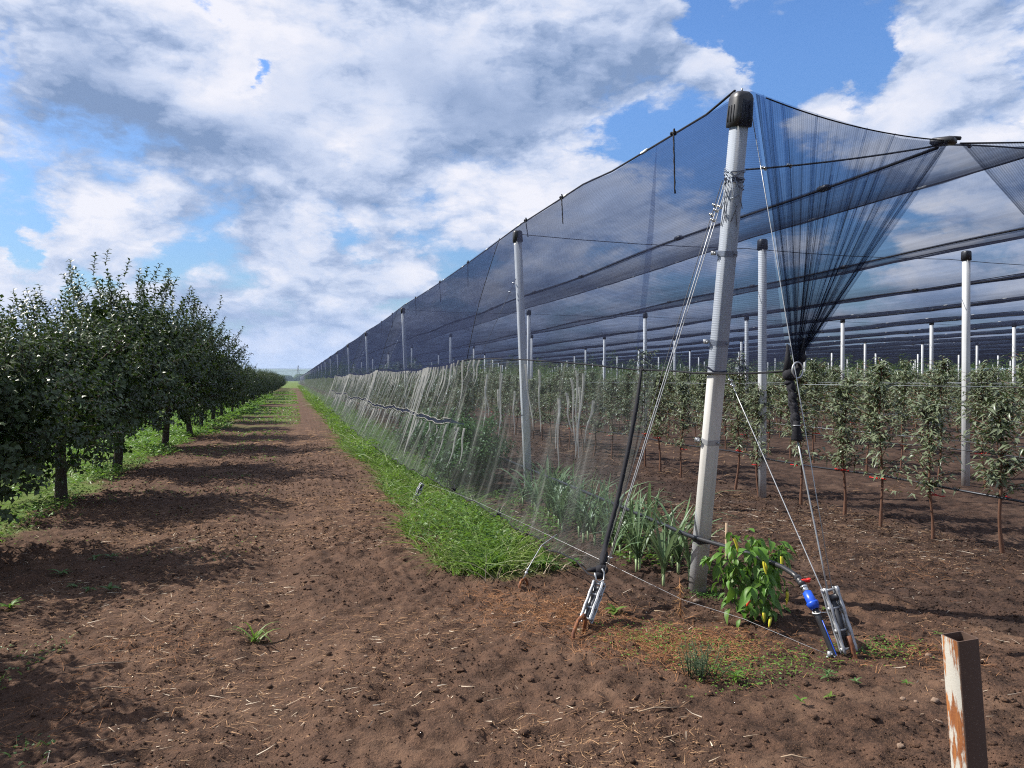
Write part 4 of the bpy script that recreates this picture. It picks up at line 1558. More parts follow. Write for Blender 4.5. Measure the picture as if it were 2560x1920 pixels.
for (d, k, j, x, y) in near:
    if k == 1 and j < 7:
        lab = f'leafy young apple tree with red tie, {nth[j]} from the front in the second row'
        g = None
    else:
        pi = sum(1 for q in POSTY if q < y)
        key = (k, pi)
        cnt[key] = cnt.get(key, 0) + 1
        if pi == 0:
            lab = f'slender young apple tree, {ordinal(cnt[key])} from the front in the {ordinal(k + 1)} row under the net'
        else:
            lab = f'slender young apple tree, {ordinal(cnt[key])} beyond the {ordinal(pi)} post of the {ordinal(k + 1)} row'
        if k == 0:
            lab = f'young apple tree behind the pale lower net, {ordinal(cnt[key])} beyond the {ordinal(pi)} side post'
    p = protos[int(rng.integers(0, 6))]
    s = .88 + .22 * rng.random()
    o = dup(p, (x, y, gz(x, y) - .01), (rng.normal() * .03, rng.normal() * .03, rng.choice([0, PI]) + rng.normal() * .25), (s * (1.0 + .4 * rng.random()), s * (1.05 + .4 * rng.random()), s * (1 + .06 * rng.normal())), lab)
for p in protos:
    for ch in list(p.children):
        bpy.data.objects.remove(ch)
    bpy.data.objects.remove(p)
fb, ft = MB(), MB()
fP, fD, fU, fL, fW = [], [], [], [], []
for (d, k, j, x, y) in far:
    m = int(np.clip(5200 / d, 24, 200))
    s = math.sqrt(230 / m)
    hh = 1.85 + .8 * min(1, max(0, (d - 22) / 16)) + .25 * rng.normal()
    z = .5 + (hh - .5) * rng.random(m) ** .85
    w = .24 + .10 * rng.random(m)
    a = rng.random(m) * 2 * PI
    fP.append(np.stack([x + w * np.cos(a) * rng.random(m), y + w * np.sin(a), z], -1))
    fD.append(rand_dirs(m, .1, 1.2))
    fU.append(np.stack([rng.normal(size=m) * .4, rng.normal(size=m) * .4, np.ones(m)], -1))
    fL.append((.085 + .05 * rng.random(m)) * s)
    fW.append((.035 + .02 * rng.random(m)) * s)
    if d < 60:
        ft.tube([(x, y, 0), (x, y, 1.2)], .013, 4, False)
leaves(fb, np.concatenate(fP), np.concatenate(fD), np.concatenate(fU), np.concatenate(fL), np.concatenate(fW), .2, .25)
fs = solo('apple_rows', fb, 'leaf_far', 'dense green mass of farther apple rows under the net', 'apple rows', kind='stuff')
part('trunk', ft, 'bark_young', fs, kind='stuff', local=True)

# ------------------------------------------------------------------ fruit trees left of the path
def fruit_proto(seed, H, Rr):
    r = np.random.default_rng(seed)
    tr = MB()
    lean = np.array((r.normal() * .025, r.normal() * .025, 0))
    base_h = .75
    tr.tube([(0, 0, -.1), (0, 0, .05), lean * 2 + (0, 0, .4), lean * 4 + (0, 0, base_h), lean * 6 + (0, 0, 1.5), lean * 6 + (0, 0, H * .72)], [.10, .085, .07, .065, .045, .015], 8)
    limbs = []
    tw = MB()
    for q in range(11):
        a = q * 2.4 + r.random()
        z0 = base_h + .9 * r.random()
        b = lean * 4 + np.array((0, 0, z0))
        el_ = .25 + .8 * r.random()
        ln = Rr * (.7 + .4 * r.random())
        d = np.array((math.cos(a) * math.cos(el_), math.sin(a) * math.cos(el_), math.sin(el_)))
        pts = [b, b + d * ln * .4 + (0, 0, .04), b + d * ln * .75 + (0, 0, .02), b + d * ln + (0, 0, -.03)]
        tr.tube(pts, [.03, .022, .014, .006], 5)
        limbs.append(pts)
    cz = .55 + (H - .55) * .47
    P, Dv, U, L, Wd = [], [], [], [], []
    ns = 640
    for q in range(ns):
        th = r.random() * 2 * PI
        cz_ = r.random() * 2 - 1
        ph = math.asin(cz_)
        lump = 1 + .20 * math.sin(3 * th + seed) * math.cos(2 * ph + seed) + .14 * math.sin(5 * th + 2 * seed + 3 * ph)
        rad = (.50 + .50 * r.random() ** .5) * lump
        ex = Rr * rad * math.cos(ph)
        zz = cz + (H - cz - .25 if ph > 0 else (cz - .72)) * rad * math.sin(ph)
        p = lean * 4 + np.array((ex * math.cos(th), ex * math.sin(th), zz))
        d = np.array((math.cos(th) * math.cos(ph), math.sin(th) * math.cos(ph), math.sin(ph) * .6)) + np.array((0, 0, .55)) + r.normal(size=3) * .30
        if ph > .5:
            d = np.array((math.cos(th) * .3, math.sin(th) * .3, 1.0)) + r.normal(size=3) * .18
        if ph < -.5:
            d = np.array((math.cos(th), math.sin(th), -.25)) + r.normal(size=3) * .3
        d /= np.linalg.norm(d)
        ln = .18 + .20 * r.random() + (.05 * r.random() if ph > .6 else 0)
        m = int(ln / .026)
        tw.tube([p, p + d * ln * .5, p + d * ln], [.005, .004, .002], 3, False)
        e1 = np.cross(d, (.3, .5, .8))
        e1 /= np.linalg.norm(e1)
        e2 = np.cross(d, e1)
        for s in range(m):
            t = (s + .3) / m
            a2 = s * 2.4 + q
            out_ = e1 * math.cos(a2) + e2 * math.sin(a2)
            dd = out_ + d * (.55 + .3 * r.random()) + (0, 0, -.12) + r.normal(size=3) * .15
            P.append(p + d * ln * t)
            Dv.append(dd)
            U.append(d + np.array((0, 0, .6)) + r.normal(size=3) * .25)
            L.append((.078 + .034 * r.random()) * (1 - .35 * t ** 3))
            Wd.append(.044 + .018 * r.random())
    # inner leaves close the crown's core
    m = 3600
    v = r.normal(size=(m, 3))
    v /= np.linalg.norm(v, axis=1)[:, None]
    rr = r.random(m)[:, None] ** .4 * .70
    core = v * rr * np.array((Rr, Rr, (H - .7) / 2)) + np.array((0, 0, cz)) + lean * 4
    P = np.concatenate([np.array(P), core])
    Dv = np.concatenate([np.array(Dv), r.normal(size=(m, 3))])
    U = np.concatenate([np.array(U), r.normal(size=(m, 3)) * .5 + (0, 0, 1)])
    L = np.concatenate([np.array(L), .10 + .05 * r.random(m)])
    Wd = np.concatenate([np.array(Wd), .06 + .03 * r.random(m)])
    cr_ = MB()
    leaves(cr_, P, Dv, U, L, Wd, .20, .22)
    o = thing('fruit_tree', 'x', 'tree', (0, 0, 0), 'fruit trees in rows left of the path')
    part('trunk', tr.mesh('trunk', 'bark', None, True), None, o, local=True)
    part('twigs', tw.mesh('twigs', 'bark'), None, o, local=True, kind='stuff')
    part('crown', cr_.mesh('crown', 'leaf_tree'), None, o, local=True, kind='stuff')
    return o


fp = [fruit_proto(31, 2.85, 1.34), fruit_proto(32, 3.55, 1.46), fruit_proto(33, 3.3, 1.40), fruit_proto(34, 2.9, 1.28), fruit_proto(35, 3.35, 1.38)]
row_l = [(4.9, 3, .80), (7.9, 0, .80), (11.3, 0, .93), (15.25, 1, 1.04), (19.6, 2, 1.08), (23.7, 1, 1.0), (27.4, 3, .94), (31.2, 0, .92), (35.1, 3, .86)]
y = 39.0
while y < 172:
    row_l.append((y, int(rng.integers(0, 5)), .70 + .16 * rng.random()))
    y += 3.9 + .3 * rng.normal()
tl_labels = {1: None}
for i, (y, p, s) in enumerate(row_l):
    x = -2.98 + rng.normal() * .08
    if i < 1:
        lab = 'dark fruit tree at the near start of the row, seen only by its shadow'
    elif i == 1:
        lab = 'dark leafy fruit tree cut off by the frame edge, nearest of its row'
    elif i < 9:
        lab = ['leafy fruit tree with thin trunk, nearest whole tree beside the path', 'tallest dark fruit tree with upright shoots and thick trunk beside the path',
               'dark fruit tree just behind the tallest one, trunk half hidden by leaves', 'dark fruit tree beside the path, second behind the tallest one', 'dark fruit tree beside the path, third behind the tallest one',
               'dark fruit tree beside the path, fourth behind the tallest one', 'dark fruit tree beside the path, fifth behind the tallest one'][i - 2]
    else:
        lab = f'small far fruit tree in the path row, {ordinal(i - 3)} behind the tallest one'
    dup(fp[p], (x, y, gz(x, y) - .01), (rng.normal() * .02, .02 + rng.normal() * .02, rng.random() * 6.28), (s, s, s), lab)
for i, y in enumerate(np.arange(6, 62, 4.3)):
    s = .85 + .12 * rng.random()
    dup(fp[int(rng.integers(0, 5))], (-7.4 + rng.normal() * .1, y + rng.normal() * .3, 0), (0, 0, rng.random() * 6.28), (s, s, s), f'dark fruit tree of the second row, hidden behind the path row, {ordinal(i + 1)} from the front', 'fruit trees of the second row')
for p in fp:
    for ch in list(p.children):
        bpy.data.objects.remove(ch)
    bpy.data.objects.remove(p)


# ------------------------------------------------------------------ green strips
def scatter(n, x0, x1, y0, y1, power=1.0):
    x = x0 + (x1 - x0) * rng.random(n)
    y = y0 + (y1 - y0) * rng.random(n) ** power
    return x, y


def strip_edge(x, y, e, amp):
    return x > e + amp * (vnoise(y, y * 0, .8, 7) - .5) * 2


def cover_mesh(name, label, x, y, leaf_frac, hmin, hmax, lsize, mat_leaf, mat_blade, tall=None):
    n = len(x)
    z = ground_h(x, y)
    k = int(n * leaf_frac)
    hh = hmin + (hmax - hmin) * rng.random(n) ** 1.4 * (.4 + 1.2 * vnoise(x, y, .45, 8))
    dist = np.hypot(x, y)
    sc = np.clip(dist / 11, 1, 5)
    m1 = MB()
    leaves(m1, np.stack([x[:k], y[:k], z[:k] + hh[:k]], -1), rand_dirs(k, .15, .9), np.stack([rng.normal(size=k) * .4, rng.normal(size=k) * .4, np.ones(k)], -1),
           lsize * (.6 + .8 * rng.random(k)) * sc[:k], lsize * .62 * (.6 + .7 * rng.random(k)) * sc[:k], .15, .2)
    o = solo(name, m1, mat_leaf, label, 'ground cover', kind='stuff')
    m2 = MB()
    q = n - k
    blades(m2, np.stack([x[k:], y[k:], z[k:]], -1), rand_dirs(q, 1.6, 1.4), (.12 + .34 * rng.random(q) ** 1.5) * (hmax / .24) * np.sqrt(sc[k:]), (.006 + .008 * rng.random(q)) * sc[k:], .3 + .8 * rng.random(q), 3)
    part('blades', m2, mat_blade, o, kind='stuff', local=True)
    return o


xs_, ys_ = [], []
x, y = scatter(26000, 1.05, 2.75, 5.9, 17, 1.25)
ok = strip_edge(x, y, 1.42, .34) & (vnoise(x, y, .35, 15) + .5 * rng.random(len(x)) > .52) & (y > 5.95 + .5 * vnoise(x, x * 0, .4, 3) + np.clip(1.7 - x, 0, 1) * .4) & (x < 2.15 + .25 * (vnoise(x, y, .5, 16) - .5))
xs_.append(x[ok]); ys_.append(y[ok])
x, y = scatter(13000, 1.0, 2.5, 17, 60, 1.3)
ok = strip_edge(x, y, 1.22, .2)
xs_.append(x[ok]); ys_.append(y[ok])
x, y = scatter(5000, 1.0, 2.2, 60, 200, 1.3)
xs_.append(x); ys_.append(y)
x, y = np.concatenate(xs_), np.concatenate(ys_)
pm = rng.permutation(len(x))
cover_mesh('grass_strip', 'bright green strip of weeds and grass along the foot of the side net', x[pm], y[pm], .50, .01, .26, .052, 'leaf_weed', 'leaf_grass')
tb = MB()
for q in range(150):
    ty = 6.2 + 22 * rng.random() ** 1.6
    tx = 1.35 + .75 * rng.random()
    k = int(10 + 16 * rng.random())
    bx, by = tx + rng.normal(size=k) * .04, ty + rng.normal(size=k) * .04
    blades(tb, np.stack([bx, by, ground_h(bx, by)], -1), rand_dirs(k, 1.9, 1.0), .22 + .30 * rng.random(k), (.006 + .006 * rng.random(k)) * (1 + ty / 25), .4 + .7 * rng.random(k), 4)
solo('tall_grass', tb, 'leaf_grass', 'taller grass tufts scattered through the green strip by the net', 'grass', kind='stuff')
tb = MB()
k = 500
bx = 1.25 + 1.0 * rng.random(k)
by = 6.0 + 20 * rng.random(k) ** 1.5
blades(tb, np.stack([bx, by, ground_h(bx, by)], -1), rand_dirs(k, 1.5, 1.2), .15 + .25 * rng.random(k), .004 + .003 * rng.random(k), .3 + .5 * rng.random(k), 3)
solo('dry_stalks', tb, 'straw_pale', 'dry pale stalks standing in the green strip by the net', 'dry grass', kind='stuff')
tb = MB()
k = 2600
bx = 2.55 + .75 * rng.random(k)
by = 5.5 + 4.6 * rng.random(k)
ok = vnoise(bx, by, .4, 18) > .5
bx, by = bx[ok], by[ok]
k = len(bx)
leaves(tb, np.stack([bx, by, ground_h(bx, by) + .01 + .10 * rng.random(k)], -1), rand_dirs(k, .3, .9), np.stack([rng.normal(size=k) * .4, rng.normal(size=k) * .4, np.ones(k)], -1), .03 + .04 * rng.random(k), .015 + .02 * rng.random(k), .15, .2)
solo('low_weeds', tb, 'leaf_weed', 'low weeds growing between the leeks', 'weeds', kind='stuff')
xs_, ys_ = [], []
x, y = scatter(24000, -7.0, -2.3, 6.5, 26, 1.2)
ok = (vnoise(x, y, .7, 19) + .6 * rng.random(len(x)) > .58) & (x < -2.72 - .5 * (vnoise(x, y, .9, 2) - .5) - .25 * np.clip(12 - y, 0, 4) / 4)
xs_.append(x[ok]); ys_.append(y[ok])
x, y = scatter(12000, -5.5, -1.9, 24, 90, 1.4)
ok = x < -2.3 - .9 * (vnoise(x, y, 2.2, 2) - .5)
xs_.append(x[ok]); ys_.append(y[ok])
x, y = np.concatenate(xs_), np.concatenate(ys_)
pm = rng.permutation(len(x))
cover_mesh('grass_strip', 'bright green ground cover under the fruit trees', x[pm], y[pm], .72, .015, .14, .050, 'leaf_weed', 'leaf_grass')
x, y = scatter(9000, -2.7, .2, 22, 120, 1.2)
ok = (vnoise(x, y, 2.6, 4) > .55) & (x < .2)
x, y = x[ok], y[ok]
cover_mesh('grass_patches', 'thin green patches of grass on the far stretch of path', x, y, .5, .005, .05, .035, 'leaf_weed', 'leaf_grass')
x, y = scatter(2600, -3.0, -.2, 7.2, 22, 1.0)
ok = (vnoise(x, y, .8, 11) > .62) & (x < -.5 + .3 * vnoise(y, x, .7, 1))
x, y = x[ok], y[ok]
cover_mesh('grass_patches', 'sparse low weeds between the tree shadows at the near path', x, y, .55, .004, .03, .026, 'leaf_weed', 'leaf_grass')
x, y = scatter(2600, -3.4, -1.0, 3.0, 5.4, 1.0)
ok = vnoise(x, y, .6, 12) > .52
x, y = x[ok], y[ok]
cover_mesh('grass_patches', 'sparse dark weeds in the shade at the near corner of the path', x, y, .6, .004, .03, .022, 'leaf_dark', 'leaf_grass')

# dead, reddish herbage round the anchors
mbd = MB()
n = 9000
cx = np.array([(1.75, 4.95, .50, .42), (2.05, 4.35, .42, .35), (2.45, 4.15, .45, .32), (2.2, 3.95, .35, .3), (3.45, 3.7, .4, .3), (1.45, 5.5, .3, .35), (4.9, 5.2, .7, .35), (4.2, 6.2, .8, .3), (-1.2, 4.1, .6, .5), (-.9, 5.0, .5, .4)])
wts = np.array([3, 2.4, 2.2, 1.2, .8, .8, .5, .5, .6, .5])
pick = rng.choice(len(cx), n, p=wts / wts.sum())
x = cx[pick, 0] + rng.normal(size=n) * cx[pick, 2] * .55
y = cx[pick, 1] + rng.normal(size=n) * cx[pick, 3] * .55
z = ground_h(x, y)
blades(mbd, np.stack([x, y, z + .002], -1), rand_dirs(n, .35, .8), .03 + .07 * rng.random(n), .0018 + .0022 * rng.random(n), .2 + .6 * rng.random(n), 2)
solo('dead_grass', mbd, 'dead_grass', 'patches of dead reddish herbage round the anchors and on the bare soil', 'dead grass', kind='stuff')
mbd = MB()
n = 2200
cx = np.array([(2.15, 4.35, .3, .25), (2.35, 4.05, .35, .25), (2.65, 3.75, .3, .2), (2.25, 3.7, .2, .2), (3.3, 3.75, .25, .15), (3.0, 5.15, .15, .12)])
pick = rng.integers(0, len(cx), n)
x = cx[pick, 0] + rng.normal(size=n) * cx[pick, 2] * .6
y = cx[pick, 1] + rng.normal(size=n) * cx[pick, 3] * .6
leaves(mbd, np.stack([x, y, ground_h(x, y) + .006 + .025 * rng.random(n)], -1), rand_dirs(n, .2, .8), np.stack([rng.normal(size=n) * .4, rng.normal(size=n) * .4, np.ones(n)], -1), .010 + .014 * rng.random(n), .006 + .008 * rng.random(n), .15, .2)
solo('low_weeds', mbd, 'leaf_weed', 'thin low weeds mixed into the dead herbage by the anchors', 'weeds', kind='stuff')

# straw, chaff and clods on the soil
def litter(name, label, n, mat, lmin, lmax, w, region, thr):
    x, y = scatter(n, *region)
    ok = vnoise(x, y, .9, 14) + .35 * rng.random(n) > thr
    x, y = x[ok], y[ok]
    n = len(x)
    z = ground_h(x, y)
    a = rng.random(n) * 2 * PI
    a = np.where(rng.random(n) < .4, rng.normal(size=n) * .5, a)
    D_ = np.stack([np.cos(a), np.sin(a), (rng.random(n) - .4) * .35], -1)
    mb_ = MB()
    sc = np.clip(np.hypot(x, y) / 7, 1, 3)
    blades(mb_, np.stack([x, y, z + .005], -1), D_, (lmin + (lmax - lmin) * rng.random(n) ** 2.2) * sc, w * (.6 + .8 * rng.random(n)) * sc, rng.normal(size=n) * .12, 2, np.stack([-np.sin(a), np.cos(a), .5 * rng.normal(size=n)], -1))
    solo(name, mb_, mat, label, 'litter', kind='stuff')


litter('straw_litter', 'brown straw and root bits strewn over the tilled soil', 115000, 'straw', .008, .085, .0026, (-3.2, 6.5, 2.4, 11, 1.3), .66)
litter('straw_litter', 'pale dry stalk bits scattered on the path and soil', 4600, 'straw_pale', .015, .12, .0045, (-3.2, 6.5, 2.4, 9, 1.2), .55)
litter('straw_litter', 'coarse straw bits along the farther path and bare rows', 12000, 'straw', .03, .10, .004, (-2.4, 9.0, 9, 26, 1.3), .62)


def lumps(name, label, n, mat, r0, r1, region):
    x, y = scatter(n, *region)
    ok = vnoise(x, y, .5, 13) + .5 * rng.random(n) > .60
    x, y = x[ok], y[ok]
    n = len(x)
    z = ground_h(x, y)
    ico = np.array([(0, 0, 1), (.894, 0, .447), (.276, .851, .447), (-.724, .526, .447), (-.724, -.526, .447), (.276, -.851, .447), (.724, .526, -.447), (-.276, .851, -.447), (-.894, 0, -.447), (-.276, -.851, -.447), (.724, -.526, -.447), (0, 0, -1)])
    F = np.array([(0, 1, 2), (0, 2, 3), (0, 3, 4), (0, 4, 5), (0, 5, 1), (1, 6, 2), (2, 7, 3), (3, 8, 4), (4, 9, 5), (5, 10, 1), (6, 7, 2), (7, 8, 3), (8, 9, 4), (9, 10, 5), (10, 6, 1), (11, 7, 6), (11, 8, 7), (11, 9, 8), (11, 10, 9), (11, 6, 10)])
    r = r0 + (r1 - r0) * rng.random(n) ** 3
    V = ico[None] * (r[:, None, None] * (.7 + .6 * rng.random((n, 12, 1)))) * np.stack([1 + .7 * rng.random(n), 1 + .7 * rng.random(n), .45 + .35 * rng.random(n)], -1)[:, None]
    V = V + np.stack([x, y, z + r * .15], -1)[:, None]
    mb_ = MB().add(V.reshape(-1, 3), (np.arange(n)[:, None, None] * 12 + F[None]).reshape(-1, 3))
    solo(name, mb_, mat, label, 'clods', kind='stuff', smooth=False)


lumps('soil_clods', 'loose clods of dark soil lying on the ground', 7000, 'soil', .004, .019, (-3.2, 6.0, 2.4, 14, 1.9))
# fine crumbs, eight faces each
n = 130000
x, y = scatter(n, -3.2, 6.5, 2.4, 20.0, 2.4)
ok = vnoise(x, y, .35, 17) + .6 * rng.random(n) > .70
x, y = x[ok], y[ok]
n = len(x)
octa = np.array([(1, 0, 0), (0, 1, 0), (-1, 0, 0), (0, -1, 0), (0, 0, .8), (0, 0, -.6)])
OF = np.array([(0, 1, 4), (1, 2, 4), (2, 3, 4), (3, 0, 4), (1, 0, 5), (2, 1, 5), (3, 2, 5), (0, 3, 5)])
r_ = (.002 + .0065 * rng.random(n) ** 2.5) * np.clip(np.hypot(x, y) / 5, 1, 2.2)
ang = rng.random(n) * 6.28
V = octa[None] * (r_[:, None, None] * (.6 + .8 * rng.random((n, 6, 1))))
V = np.stack([V[..., 0] * np.cos(ang)[:, None] - V[..., 1] * np.sin(ang)[:, None], V[..., 0] * np.sin(ang)[:, None] + V[..., 1] * np.cos(ang)[:, None], V[..., 2]], -1)
V = V + np.stack([x, y, ground_h(x, y) + r_ * .3], -1)[:, None]
solo('soil_crumbs', MB().add(V.reshape(-1, 3), (np.arange(n)[:, None, None] * 6 + OF[None]).reshape(-1, 3)), 'soil', 'fine loose crumbs of soil all over the near ground', 'crumbs', kind='stuff')


# ------------------------------------------------------------------ single plants
def big_leaf_mesh(name, L, Wd, mat, fold_=.18, droop=.35):
    st = [(0, 0), (.18, .62), (.42, 1.0), (.7, .72), (1, 0)]
    V, F = [], []
    for (t, w) in st:
        z = -droop * L * t * t + .05 * L * math.sin(t * PI)
        V += [(L * t, Wd / 2 * w, z + fold_ * Wd * w), (L * t, 0, z), (L * t, -Wd / 2 * w, z + fold_ * Wd * w)]
    for i in range(len(st) - 1):
        a = i * 3
        F += [(a, a + 1, a + 4, a + 3), (a + 1, a + 2, a + 5, a + 4)]
    return MB().add(np.array(V), np.array(F, int)).mesh(name, mat, None, True)


PL = [big_leaf_mesh('leaf', l, w, 'leaf_pepper', .2, d) for l, w, d in ((.10, .050, .45), (.115, .058, .6), (.085, .040, .3), (.07, .034, .35))]
pep = thing('pepper_plant', 'bushy pepper plant with hanging yellow peppers at the foot of the corner post', 'pepper plant', (2.93, 4.50, gz(2.93, 4.50)))
r = np.random.default_rng(5)
stem = MB()
stem.tube([(0, 0, -.05), (0, 0, .15), (.01, 0, .3)], [.011, .010, .008], 6)
tips = []
for q in range(17):
    a = q * 2.4
    z0 = .06 + .25 * r.random()
    ln = .16 + .17 * r.random()
    d = np.array((math.cos(a), math.sin(a) * .8, .35 + .9 * r.random()))
    d /= np.linalg.norm(d)
    p0, p1, p2 = np.array((0, 0, z0)), np.array((0, 0, z0)) + d * ln * .6, np.array((0, 0, z0)) + d * ln + (0, 0, .04)
    stem.tube([p0, p1, p2], [.005, .004, .0025], 5)
    tips.append((p0, p1, p2, d))
part('stem', stem.mesh('stem', 'leaf_dark', None, True), None, pep, local=True)


def place(me, parent, p, yaw, pitch, roll=0.0, s=1.0):
    o = bpy.data.objects.new(me.name.split('.')[0], me)
    col.objects.link(o)
    o.parent = parent
    o.location = p
    o.rotation_euler = (roll, pitch, yaw)
    o.scale = (s, s, s)
    return o


for (p0, p1, p2, d) in tips:
    for t in (.35, .55, .72, .85, .95, 1.0, 1.02, 1.04, 1.05):
        p = p0 + (p2 - p0) * t
        yaw = math.atan2(d[1], d[0]) + r.normal() * 1.2
        place(PL[int(r.integers(0, 4))], pep, tuple(p), yaw, .5 + r.normal() * .4, r.normal() * .35, .75 + .5 * r.random())
for q in range(140):
    a = r.random() * 2 * PI
    rr = .08 + .17 * r.random()
    place(PL[int(r.integers(0, 4))], pep, (rr * math.cos(a), rr * .8 * math.sin(a), .05 + .53 * r.random()), a + r.normal() * .6, .5 + r.normal() * .5, r.normal() * .3, .6 + .5 * r.random())


def pepper_mesh(name, L, mat, curve):
    P = [(curve * L * (s * s - s * .3), 0, -L * s) for s in np.linspace(0, 1, 9)]
    R = np.interp(np.linspace(0, 1, 9), [0, .08, .25, .6, .9, 1], [.005, .009, .0105, .009, .005, .0015])
    return MB().tube(P, R, 9).mesh(name, mat, None, True)


PM = [pepper_mesh('pepper', .105, 'pepper_yellow', .25), pepper_mesh('pepper', .095, 'pepper_yellow', -.15), pepper_mesh('pepper', .07, 'pepper_yellow', .1)]
PRD = pepper_mesh('pepper', .05, 'pepper_red', .1)
calyx = MB().tube([(0, 0, .03), (.002, 0, .012), (0, 0, -.004)], [.002, .004, .011], 7).mesh('calyx', 'leaf_pepper', None, True)
# positions on the camera side and round about the bush
for (x, y, z, i, rt, yw, lab) in ((-.20, -.10, .60, 0, .45, 2.8, 'yellow pepper at the top next to the post'), (-.02, -.21, .50, 0, .25, .4, None), (.075, -.22, .49, 1, -.1, 0, None), (-.04, -.20, .46, 1, .1, 2.0, None),
                                   (.16, -.16, .24, 1, -.05, 0, None), (-.06, -.23, .14, 2, .1, 1, None), (.0, -.22, .10, 2, .5, 0.5, None)):
    o = place(PM[i], pep, (x, y, z), yw, rt)
    if lab:
        o['label'] = lab
    c = bpy.data.objects.new('calyx', calyx)
    col.objects.link(c)
    c.parent = o
o = place(PRD, pep, (-.13, -.18, .21), .3, .7)
o['label'] = 'small red pepper'
st = MB().tube([(3.03, 4.98, -.1), (3.035, 4.98, .56)], .011, 7)
solo('wooden_stake', st, 'dry_stick', 'thin wooden stake rising behind the pepper plant', 'stake')


# leeks in two lines under the first row
def leek_leaf(name, L, Wd, bend):
    n = 7
    V, F = [], []
    for i in range(n):
        t = i / (n - 1)
        w = Wd * (1 - t ** 2.2) * .5 + .0008
        x = L * (.25 * t + bend * t * t * .55)
        z = L * (t - bend * .5 * t ** 3)
        V += [(x - .3 * w, w, z), (x + .25 * w, 0, z), (x - .3 * w, -w, z)]
    for i in range(n - 1):
        a = i * 3
        F += [(a, a + 1, a + 4, a + 3), (a + 1, a + 2, a + 5, a + 4)]
    return MB().add(np.array(V), np.array(F, int)).mesh(name, 'leek_leaf', None, True)


LK = [leek_leaf('leaf', l, w, b) for l, w, b in ((.50, .024, .25), (.58, .028, .7), (.46, .024, 1.2), (.42, .026, .1), (.62, .027, 1.0))]
lk_stem = MB().tube([(0, 0, -.03), (0, 0, .04), (0, 0, .11)], [.011, .011, .012], 8).mesh('stem', 'leek_white', None, True)
spots = []
for y in np.arange(5.45, 9.3, .19):
    for xo in (2.80, 3.06):
        spots.append((xo + rng.normal() * .04, y + rng.normal() * .05))
for i, (x, y) in enumerate(spots):
    lab = f"leek with strap leaves, {ordinal(i // 2 + 1)} from the front in the line {'nearer the path' if x < 2.93 else 'nearer the saplings'}"
    o = thing('leek', lab, 'leek', (x, y, gz(x, y)), 'leeks growing along the first row')
    part('stem', lk_stem, None, o, local=True)
    hgt = 1.05 + .35 * rng.random()
    a0 = rng.random() * PI
    for q in range(8):
        a = a0 + (q % 2) * PI + rng.normal() * .5
        place(LK[int(rng.integers(0, 5))], o, (0, 0, .07 + .008 * q), a, rng.normal() * .12, 0, hgt * (.75 + .3 * rng.random()))


# leafy bushes behind the lower net
def bush(label, x, y, h, w, seed, mat='leaf_dark'):
    r = np.random.default_rng(seed)
    o = thing('tomato_plant', label, 'plant', (x, y, gz(x, y)), 'leafy bushes behind the lower net')
    sm_ = MB()
    P = []
    for q in range(16):
        a = r.random() * 2 * PI
        d = np.array((math.cos(a) * w * (.3 + .7 * r.random()), math.sin(a) * w * (.3 + .7 * r.random()), h * (.45 + .55 * r.random())))
        sm_.tube([(0, 0, -.03), d * .5 + (0, 0, .08), d], [.007, .005, .002], 4)
        for s in range(130):
            P.append(d * (.35 + .65 * r.random()) + r.normal(size=3) * .055 + (0, 0, .03))
    P = np.array(P)
    P[:, 2] = np.maximum(P[:, 2], .03)
    k = len(P)
    fo = MB()
    leaves(fo, P, r.normal(size=(k, 3)) * (1, 1, .5), np.stack([r.normal(size=k) * .4, r.normal(size=k) * .4, np.ones(k)], -1), .045 + .045 * r.random(k), .024 + .022 * r.random(k), .18, .3)
    part('stem', sm_, mat, o, local=True)
    part('foliage', fo, mat, o, local=True, kind='stuff')
    return o


bl = ['leafy dark bush behind the lower net, nearest to the first side post', 'leafy bush behind the lower net, second from the first side post', 'tall leafy bush deeper behind the lower net', 'low leafy bush close inside the lower hem',
      'spreading bush behind the middle of the lower net', 'dark bush in shade below the middle band', 'far bush in the first row behind the net', 'small bush low behind the net hem among taller bushes', 'broad bush farther along the lower net', 'last bush seen through the pale net']
for i, (x, y, h, w) in enumerate(((2.52, 10.75, .80, .36), (2.55, 11.2, .95, .42), (2.95, 12.1, 1.05, .45), (2.2, 10.6, .55, .35), (2.45, 12.9, .9, .45), (2.8, 14.2, 1.0, .45), (2.6, 15.8, .95, .5), (2.30, 11.7, .5, .32), (2.3, 14.6, .7, .45), (2.6, 17.6, .9, .5))):
    bush(bl[i], x, y, h * 1.1, w * 1.15, 60 + i)


# weeds on the open soil
def rosette(label, x, y, n, L, Wd, mat, up=.5, cat='weed', name='weed'):
    o = thing(name, label, cat, (x, y, gz(x, y) + .003))
    me = big_leaf_mesh('leaf', L, Wd, mat, .15, .3)
    a0 = rng.random() * 6.28
    for q in range(n):
        place(me, o, (0, 0, .004 + .002 * q), a0 + q * 2.4 + rng.normal() * .2, -up + rng.normal() * .2, 0, .65 + .5 * rng.random())
    return o


def at(px, py):
    """The point on level soil at a place measured on the photograph."""
    d = 1.6 / ((py - 822) / 1662)
    l = (px - 1106) / 1662 * d
    return .9624 * l + .2716 * d, .9624 * d - .2716 * l


